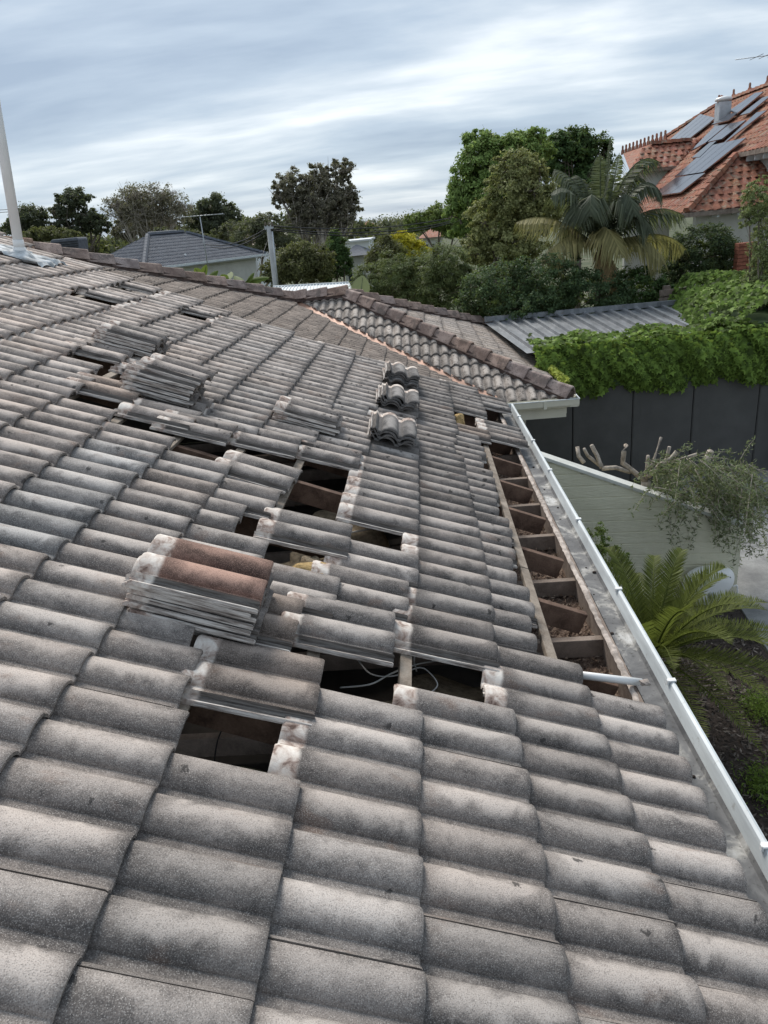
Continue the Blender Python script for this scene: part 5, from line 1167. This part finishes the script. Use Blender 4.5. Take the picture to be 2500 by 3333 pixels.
# distant houses
def block(name, label, x0, x1, yt, yb_, Y, wallm, roofm=None, roof=0, wins=0, dep=6):
    A = at(x0, yb_, Y); B = at(x1, yb_, Y); z1 = at((x0+x1)/2, yt, Y)[2]; z0 = -6.0; w = B[0]-A[0]; root = empty(name, ((A[0]+B[0])/2, Y+dep/2, z0), label, 'house')
    MB().box(((A[0]+B[0])/2, Y+dep/2, (z0+z1)/2), (w, dep, z1-z0)).build('wall', wallm, root)
    if roof:
        zr = z1+roof; o_ = 0.3; c = [(A[0]-o_, Y-o_, z1), (B[0]+o_, Y-o_, z1), (B[0]+o_, Y+dep+o_, z1), (A[0]-o_, Y+dep+o_, z1)]; h = min(w, dep)/2; r0_ = (A[0]+min(h, w*0.45), Y+dep/2, zr); r1_ = (B[0]-min(h, w*0.45), Y+dep/2, zr)
        mb = MB(); mb.add(c+[r0_, r1_], [(0, 1, 5, 4), (1, 2, 5), (2, 3, 4, 5), (3, 0, 4), (0, 3, 2, 1)]); mb.build('roof', roofm, root)
    else: MB().box(((A[0]+B[0])/2, Y+dep/2, z1+0.06), (w+0.3, dep+0.3, 0.12)).build('parapet', wallm, root)
    for i in range(wins):
        xx = A[0]+w*(i+0.5)/wins; f = MB().box((xx, Y-0.03, z1-0.95), (w/wins*0.45, 0.06, 0.95)).build('window', M['white_wall'], root); MB().box((xx, Y-0.065, z1-0.95), (w/wins*0.38, 0.02, 0.82)).build('pane', M['glass'], f)
    return root
block('white_house', 'flat-roofed white house beyond the dull green trees', 745, 800, 522, 560, 52, M['white_wall'], wins=3)
block('red_roof_house', 'far house with an orange hipped roof right of the gum', 765, 825, 502, 520, 95, M['render_wall'], M['terracotta'], 1.3, 4, 9)
block('cream_house', 'cream house right of the yellow tree with an orange gable', 915, 958, 512, 540, 66, M['render_wall'], M['terracotta'], 0.7, 3, 6)
block('pale_house', 'pale house half hidden by trees left of the power pole', 480, 560, 540, 590, 50, M['white_wall'], M['cap'], 1.0, 4, 8)
block('dark_roof_house', 'small dark-roofed house below the flat white one', 745, 790, 552, 580, 40, M['render_wall'], M['slate_tile'], 0.5, 2, 5)

# red tiled house on the right with solar panels
kb = Slope((0, 0, 0), (1, 0, 0), (0, 1, 0))
azA = ray(850, 486); azA = np.array([azA[0], azA[1], 0]); azA /= np.linalg.norm(azA); azB = np.array([azA[1], -azA[0], 0.0])     # A recedes, B to the right
RP = R_(33); cR, sR_ = math.cos(RP), math.sin(RP); up3 = np.array([0, 0, 1.])
KR = at(1482, 458, 20.0)
rh = empty('red_house', (KR[0]+5*azB[0]+4*azA[0], KR[1]+5*azB[1]+4*azA[1], -3.5), 'neighbouring house with an orange terracotta roof and solar panels', 'house')
TC = tile_mesh('roof_tile', M['terracotta'], cover=0.24, length=0.40, A=0.030, th=0.015, seg=5, ledge=False, nroll=1)
def tcol(*a): l = 1+random.gauss(0, 0.12); return (l, l*(1+random.gauss(0, 0.04)), l*0.97, 0.3)
RF = Slope(KR, azB, azA*cR+up3*sR_)                         # hip face towards us
RM = Slope(KR, -azA, azB*cR+up3*sR_)                        # main face to the left, rising right
# hip top where the upper eave starts
hs_, ht_ = RF.hit(1592, 334); Lh = 0.5*(hs_+ht_*cR)
tile_slope(rh, RF, [(0, 0), (Lh+3.2, 0), (Lh+3.2, Lh/cR), (Lh, Lh/cR)], TC, M['terracotta'], 0.24, 0.33, 0.40, 120, -0.02, 0.05, tcol)
TE, TR = 2.64, 6.93
RP1 = [(0, 0), (-Lh, TE), (-7.4, TE), (-5.0, 0)]; RP2 = [(2.5, TE), (2.5, TR), (-12.5, TR), (-14.6, 5.3), (-7.4, TE)]
tile_slope(rh, RM, RP1, TC, M['terracotta'], 0.24, 0.33, 0.40, 60, -0.02, 0.05, tcol)
tile_slope(rh, RM, RP2, TC, M['terracotta'], 0.24, 0.33, 0.40, 120, -0.02, 0.05, tcol)
for sl, pts in ((RF, [(0, 0), (Lh+3.2, 0), (Lh+3.2, Lh/cR), (Lh, Lh/cR)]), (RM, RP1), (RM, RP2)):
    mb = MB(); mb.add([sl.P(a, t, -0.05) for a, t in pts], [tuple(range(len(pts)))]); mb.build('underlay', M['terracotta'], rh)
def rcaps(A, B, n=None, w=0.11):
    A, B = np.array(A), np.array(B); d = B-A; L = np.linalg.norm(d); d /= L; n = int(L/0.36); y = np.cross(up3, d); y /= np.linalg.norm(y); z = np.cross(d, y)
    for i in range(n):
        p0 = A+d*0.36*i; mb = MB(); mb.prism([p0-y*w-z*0.02, p0-y*w*0.5+z*0.09, p0+y*w*0.5+z*0.09, p0+y*w-z*0.02], d*0.39-z*0.025); o = mb.build('ridge_cap', M['terracotta'], rh); o.color = tcol()
rcaps(RF.P(0, 0, 0.03), RF.P(Lh, Lh/cR, 0.03))
RT0, RT1 = RM.P(2.5, TR, 0.03), RM.P(-12.5, TR, 0.03); rcaps(RT1, RT0); rcaps(RM.P(-14.6, 5.3, 0.03), RT1)
mb = MB(); mb.add([RT0, RT1, RT1+azB*6-up3*4.2, RT0+azB*6-up3*4.2], [(0, 1, 2, 3)]); mb.build('rear_roof_slope', M['terracotta'], rh)
# eave boards and walls
mb = MB(); mb.beam(RF.P(-0.1, -0.03, -0.08), RF.P(Lh+3.2, -0.03, -0.08), 0.10, 0.12); mb.build('gutter', M['fascia_in'], rh)
mb = MB(); mb.beam(RM.P(2.5, TE-0.03, -0.08), RM.P(-Lh, TE-0.03, -0.08), 0.10, 0.12); mb.build('gutter', M['fascia_in'], rh)
w0 = RF.P(0.45, 0)+azA*0.45; w1 = RF.P(Lh+3.2, 0)+azA*0.45; mb = MB(); mb.prism([w0-up3*0.08, w1-up3*0.08, np.array([w1[0], w1[1], -3.6]), np.array([w0[0], w0[1], -3.6])], azA*0.2); mb.build('wall', M['render_wall'], rh)
w0 = RM.P(2.5, TE)+azB*0.5; w1 = RM.P(-Lh, TE)+azB*0.5; mb = MB(); mb.prism([w0-up3*0.08, w1-up3*0.08, np.array([w1[0], w1[1], -3.6]), np.array([w0[0], w0[1], -3.6])], azB*0.2); mb.build('wall', M['render_wall'], rh)
for i in range(9):
    P = RF.P(0.9+i*0.55, 0)-up3*0.16+azA*0.25; MB().box(P, (0.06, 0.35, 0.10), (azB, azA, up3)).build('bracket', M['white_wall'], rh)
    P = RM.P(2.2-i*0.5, TE)-up3*0.20+azB*0.3; MB().box(P, (0.06, 0.42, 0.16), (azA, azB, up3)).build('bracket', M['white_wall'], rh)
# solar panels: real panels on the main face
def panel(pix, label=None):
    s = [RM.hit(x, y, 0.12) for x, y in pix]; mb = MB(); P = [RM.P(a, t, 0.10) for a, t in s]; mb.prism(P, RM.n*0.035); o = mb.build('solar_panel', M['solar'], rh); return o
def array(c00, c10, c11, c01, n, gap=0.012):
    c00, c10, c11, c01 = [np.array(RM.hit(*q, 0.12)) for q in (c00, c10, c11, c01)]
    for i in range(n):
        f0, f1 = i/n+gap/2, (i+1)/n-gap/2; a, b = c00+(c10-c00)*f0, c00+(c10-c00)*f1; d, c = c01+(c11-c01)*f0, c01+(c11-c01)*f1
        mb = MB(); mb.prism([RM.P(*q, 0.10) for q in (a, b, c, d)], RM.n*0.04); mb.build('solar_panel', M['solar'], rh)
def Zr(x, y): return ((2200+x/5.53)*0.6636, (300+y/5.53)*0.6636)
array(Zr(-450, 1889), Zr(90, 1809), Zr(535, 1462), Zr(0, 1545), 3)
array(Zr(-20, 1525), Zr(495, 1446), Zr(1275, 825), Zr(640, 965), 4)
array(Zr(270, 1062), Zr(540, 915), Zr(950, 578), Zr(700, 625), 2)
array(Zr(575, 905), Zr(830, 850), Zr(1265, 512), Zr(975, 575), 2)
array(Zr(870, 915), Zr(890, 912), Zr(1640, 335), Zr(1455, 375), 1)
array(Zr(-140, 885), Zr(240, 850), Zr(712, 470), Zr(440, 400), 4)
array(Zr(640, 590), Zr(960, 510), Zr(1120, 370), Zr(960, 400), 1)
array(Zr(970, 335), Zr(1100, 395), Zr(1580, 0), Zr(1430, 20), 2)
array(Zr(1150, 425), Zr(1330, 380), Zr(1720, 60), Zr(1560, 110), 1)
sk_ = [RM.hit(*Zr(*q), 0.10) for q in ((300, 1200), (440, 1190), (740, 900), (620, 930))]; mb = MB(); mb.prism([RM.P(*q, 0.06) for q in sk_], RM.n*0.09); mb.build('skylight', M['glass'], rh)
# roof ventilator with a domed cap
vs0, vt0 = RM.hit(*Zr(830, 520), 0.0); vb = RM.P(vs0, vt0); vsz = px2m(vb)
ven = empty('roof_ventilator', vb, 'square metal roof ventilator with a domed pale cap among the solar panels', 'ventilator')
MB().box(vb+up3*13*vsz, (25*vsz, 25*vsz, 46*vsz), (azB, azA, up3)).build('duct', M['galv'], ven, 0.01)
MB().lathe(vb+up3*35*vsz, [(10*vsz, 0), (12*vsz, 3*vsz), (17*vsz, 4*vsz), (17.5*vsz, 7*vsz), (14*vsz, 10*vsz), (6*vsz, 12*vsz), (0.01, 12.5*vsz)], 22).build('cap', M['white'], ven)
# second, lower red roof with a crested ridge further back
O2 = RM.P(*RM.hit(1470, 350)); R2 = Slope(O2, azB, azA*cR+up3*sR_)
b2 = empty('red_roof_wing', (O2[0]-2, O2[1]+2, -3.5), 'lower terracotta roof with a spiky crested ridge behind the palm', 'house')
tp = [R2.hit(*q) for q in ((1362, 364), (1462, 358), (1512, 302), (1405, 312), (1388, 318))]
tile_slope(b2, R2, tp, TC, M['terracotta'], 0.24, 0.33, 0.40, 200, -0.02, 0.05, tcol, t0=min(q[1] for q in tp))
mb = MB(); mb.add([R2.P(a, t, -0.05) for a, t in tp], [tuple(range(len(tp)))]); mb.build('underlay', M['terracotta'], b2)
r0_, r1_ = R2.P(*tp[3], 0.03), R2.P(*tp[2], 0.03); rcaps(r0_, r1_)
w0, w1 = R2.P(*tp[0])+azA*0.4-up3*0.1, R2.P(*tp[1])+azA*0.4-up3*0.1; mb = MB(); mb.prism([w0, w1, np.array([w1[0], w1[1], -3.6]), np.array([w0[0], w0[1], -3.6])], azA*0.2); mb.build('wall', M['render_wall'], b2)
mb = MB(); mb.beam(R2.P(*tp[0], -0.08), R2.P(*tp[1], -0.08), 0.1, 0.12); mb.build('gutter', M['fascia_in'], b2)
YC = r0_[1]; c0_, c1_ = at(1346, 331, YC+5), at(1438, 300, YC+1)
mb = MB(); mb.add([c0_, c1_, r1_-up3*0.1, r0_-up3*0.1, R2.P(*tp[0], -0.1)], [(0, 1, 2, 3, 4)]); mb.build('hip_slope', M['terracotta'], b2)
def crest(p, q, n, h, parent):
    for i in range(n):
        c = np.array(p)+(np.array(q)-np.array(p))*i/(n-1); d = (np.array(q)-np.array(p)); d /= np.linalg.norm(d)
        mb = MB(); mb.prism([c-d*h*0.42-up3*0.05, c+d*h*0.42-up3*0.05, c+d*h*0.36+up3*h*0.35, c+d*h*0.14+up3*h*0.5, c+d*h*0.16+up3*h*0.85, c+up3*h, c-d*h*0.16+up3*h*0.85, c-d*h*0.14+up3*h*0.5, c-d*h*0.36+up3*h*0.35], np.cross(d, up3)*0.05); o = mb.build('crest_tile', M['terracotta'], parent); o.color = (0.9, 0.9, 0.9, 1)
crest(c0_, c1_, 12, 0.30, b2)
crest(RT1, RT0, 12, 0.30, rh)
fq = at(1557, 222, RM.P(*RM.hit(1557, 222))[1]); MB().lathe(fq-up3*0.12, [(0.09, 0), (0.07, 0.1), (0.05, 0.18), (0.10, 0.24), (0.11, 0.30), (0.07, 0.37), (0.01, 0.40)], 12).build('finial', M['terracotta'], rh)
# antenna poking in at the right edge
aa, ab = at(1588, 129, 19.5), at(1720, 112, 19.5); ant2 = empty('television_antenna', at(1715, 330, 19.5), 'end of a television antenna boom at the top right edge', 'antenna')
MB().tube([aa, ab], 0.009, 6).build('boom', M['galv'], ant2); MB().tube([at(1700, 115, 19.5), at(1708, 330, 19.5)], 0.02, 6).build('mast', M['galv'], ant2)
for t in (0.35, 0.5, 0.65, 0.8): q = aa+(ab-aa)*t; MB().tube([q-azA*0.35, q+azA*0.35], 0.006, 5).build('element', M['black'], ant2)
# brick pier and low timber fence under the right-hand tree
bp_ = at(1607, 590, 17.2); pier = empty('brick_pier', (bp_[0], bp_[1], -2.5), 'red brick pier between the clipped shrub and the pale tree', 'pier')
zt_ = at(1607, 525, 17.2)[2]; zz = at(1607, 640, 17.2)[2]; r = 0
while zz < zt_:
    for i in range(2):
        MB().box((bp_[0]-0.115+0.235*i+(0.05 if r % 2 else -0.05)*0, bp_[1], zz), (0.225 if r % 2 == 0 else 0.225, 0.23, 0.076)).build('brick', M['brick'], pier)
    zz += 0.086; r += 1
fb = empty('timber_fence', (at(1540, 625, 15.2)[0], 15.2, -2.5), 'weathered grey timber rail fence above the ivy mound', 'fence')
for (xa, ya, xb, yb2, w, h) in ((1425, 634, 1640, 608, 0.06, 0.13), (1425, 648, 1640, 624, 0.05, 0.10), (1425, 662, 1640, 640, 0.05, 0.10)): MB().beam(at(xa, ya, 15.2), at(xb, yb2, 15.2), w, h).build('rail', M['rafter_top'] if w > .055 else M['fascia_in'], fb)
for x in (1440, 1544, 1635): c = at(x, 630-(x-1440)*0.12, 15.25); MB().box((c[0], c[1]+0.02, c[2]-0.35), (0.14, 0.10, 0.95)).build('post', M['rafter_top'], fb)
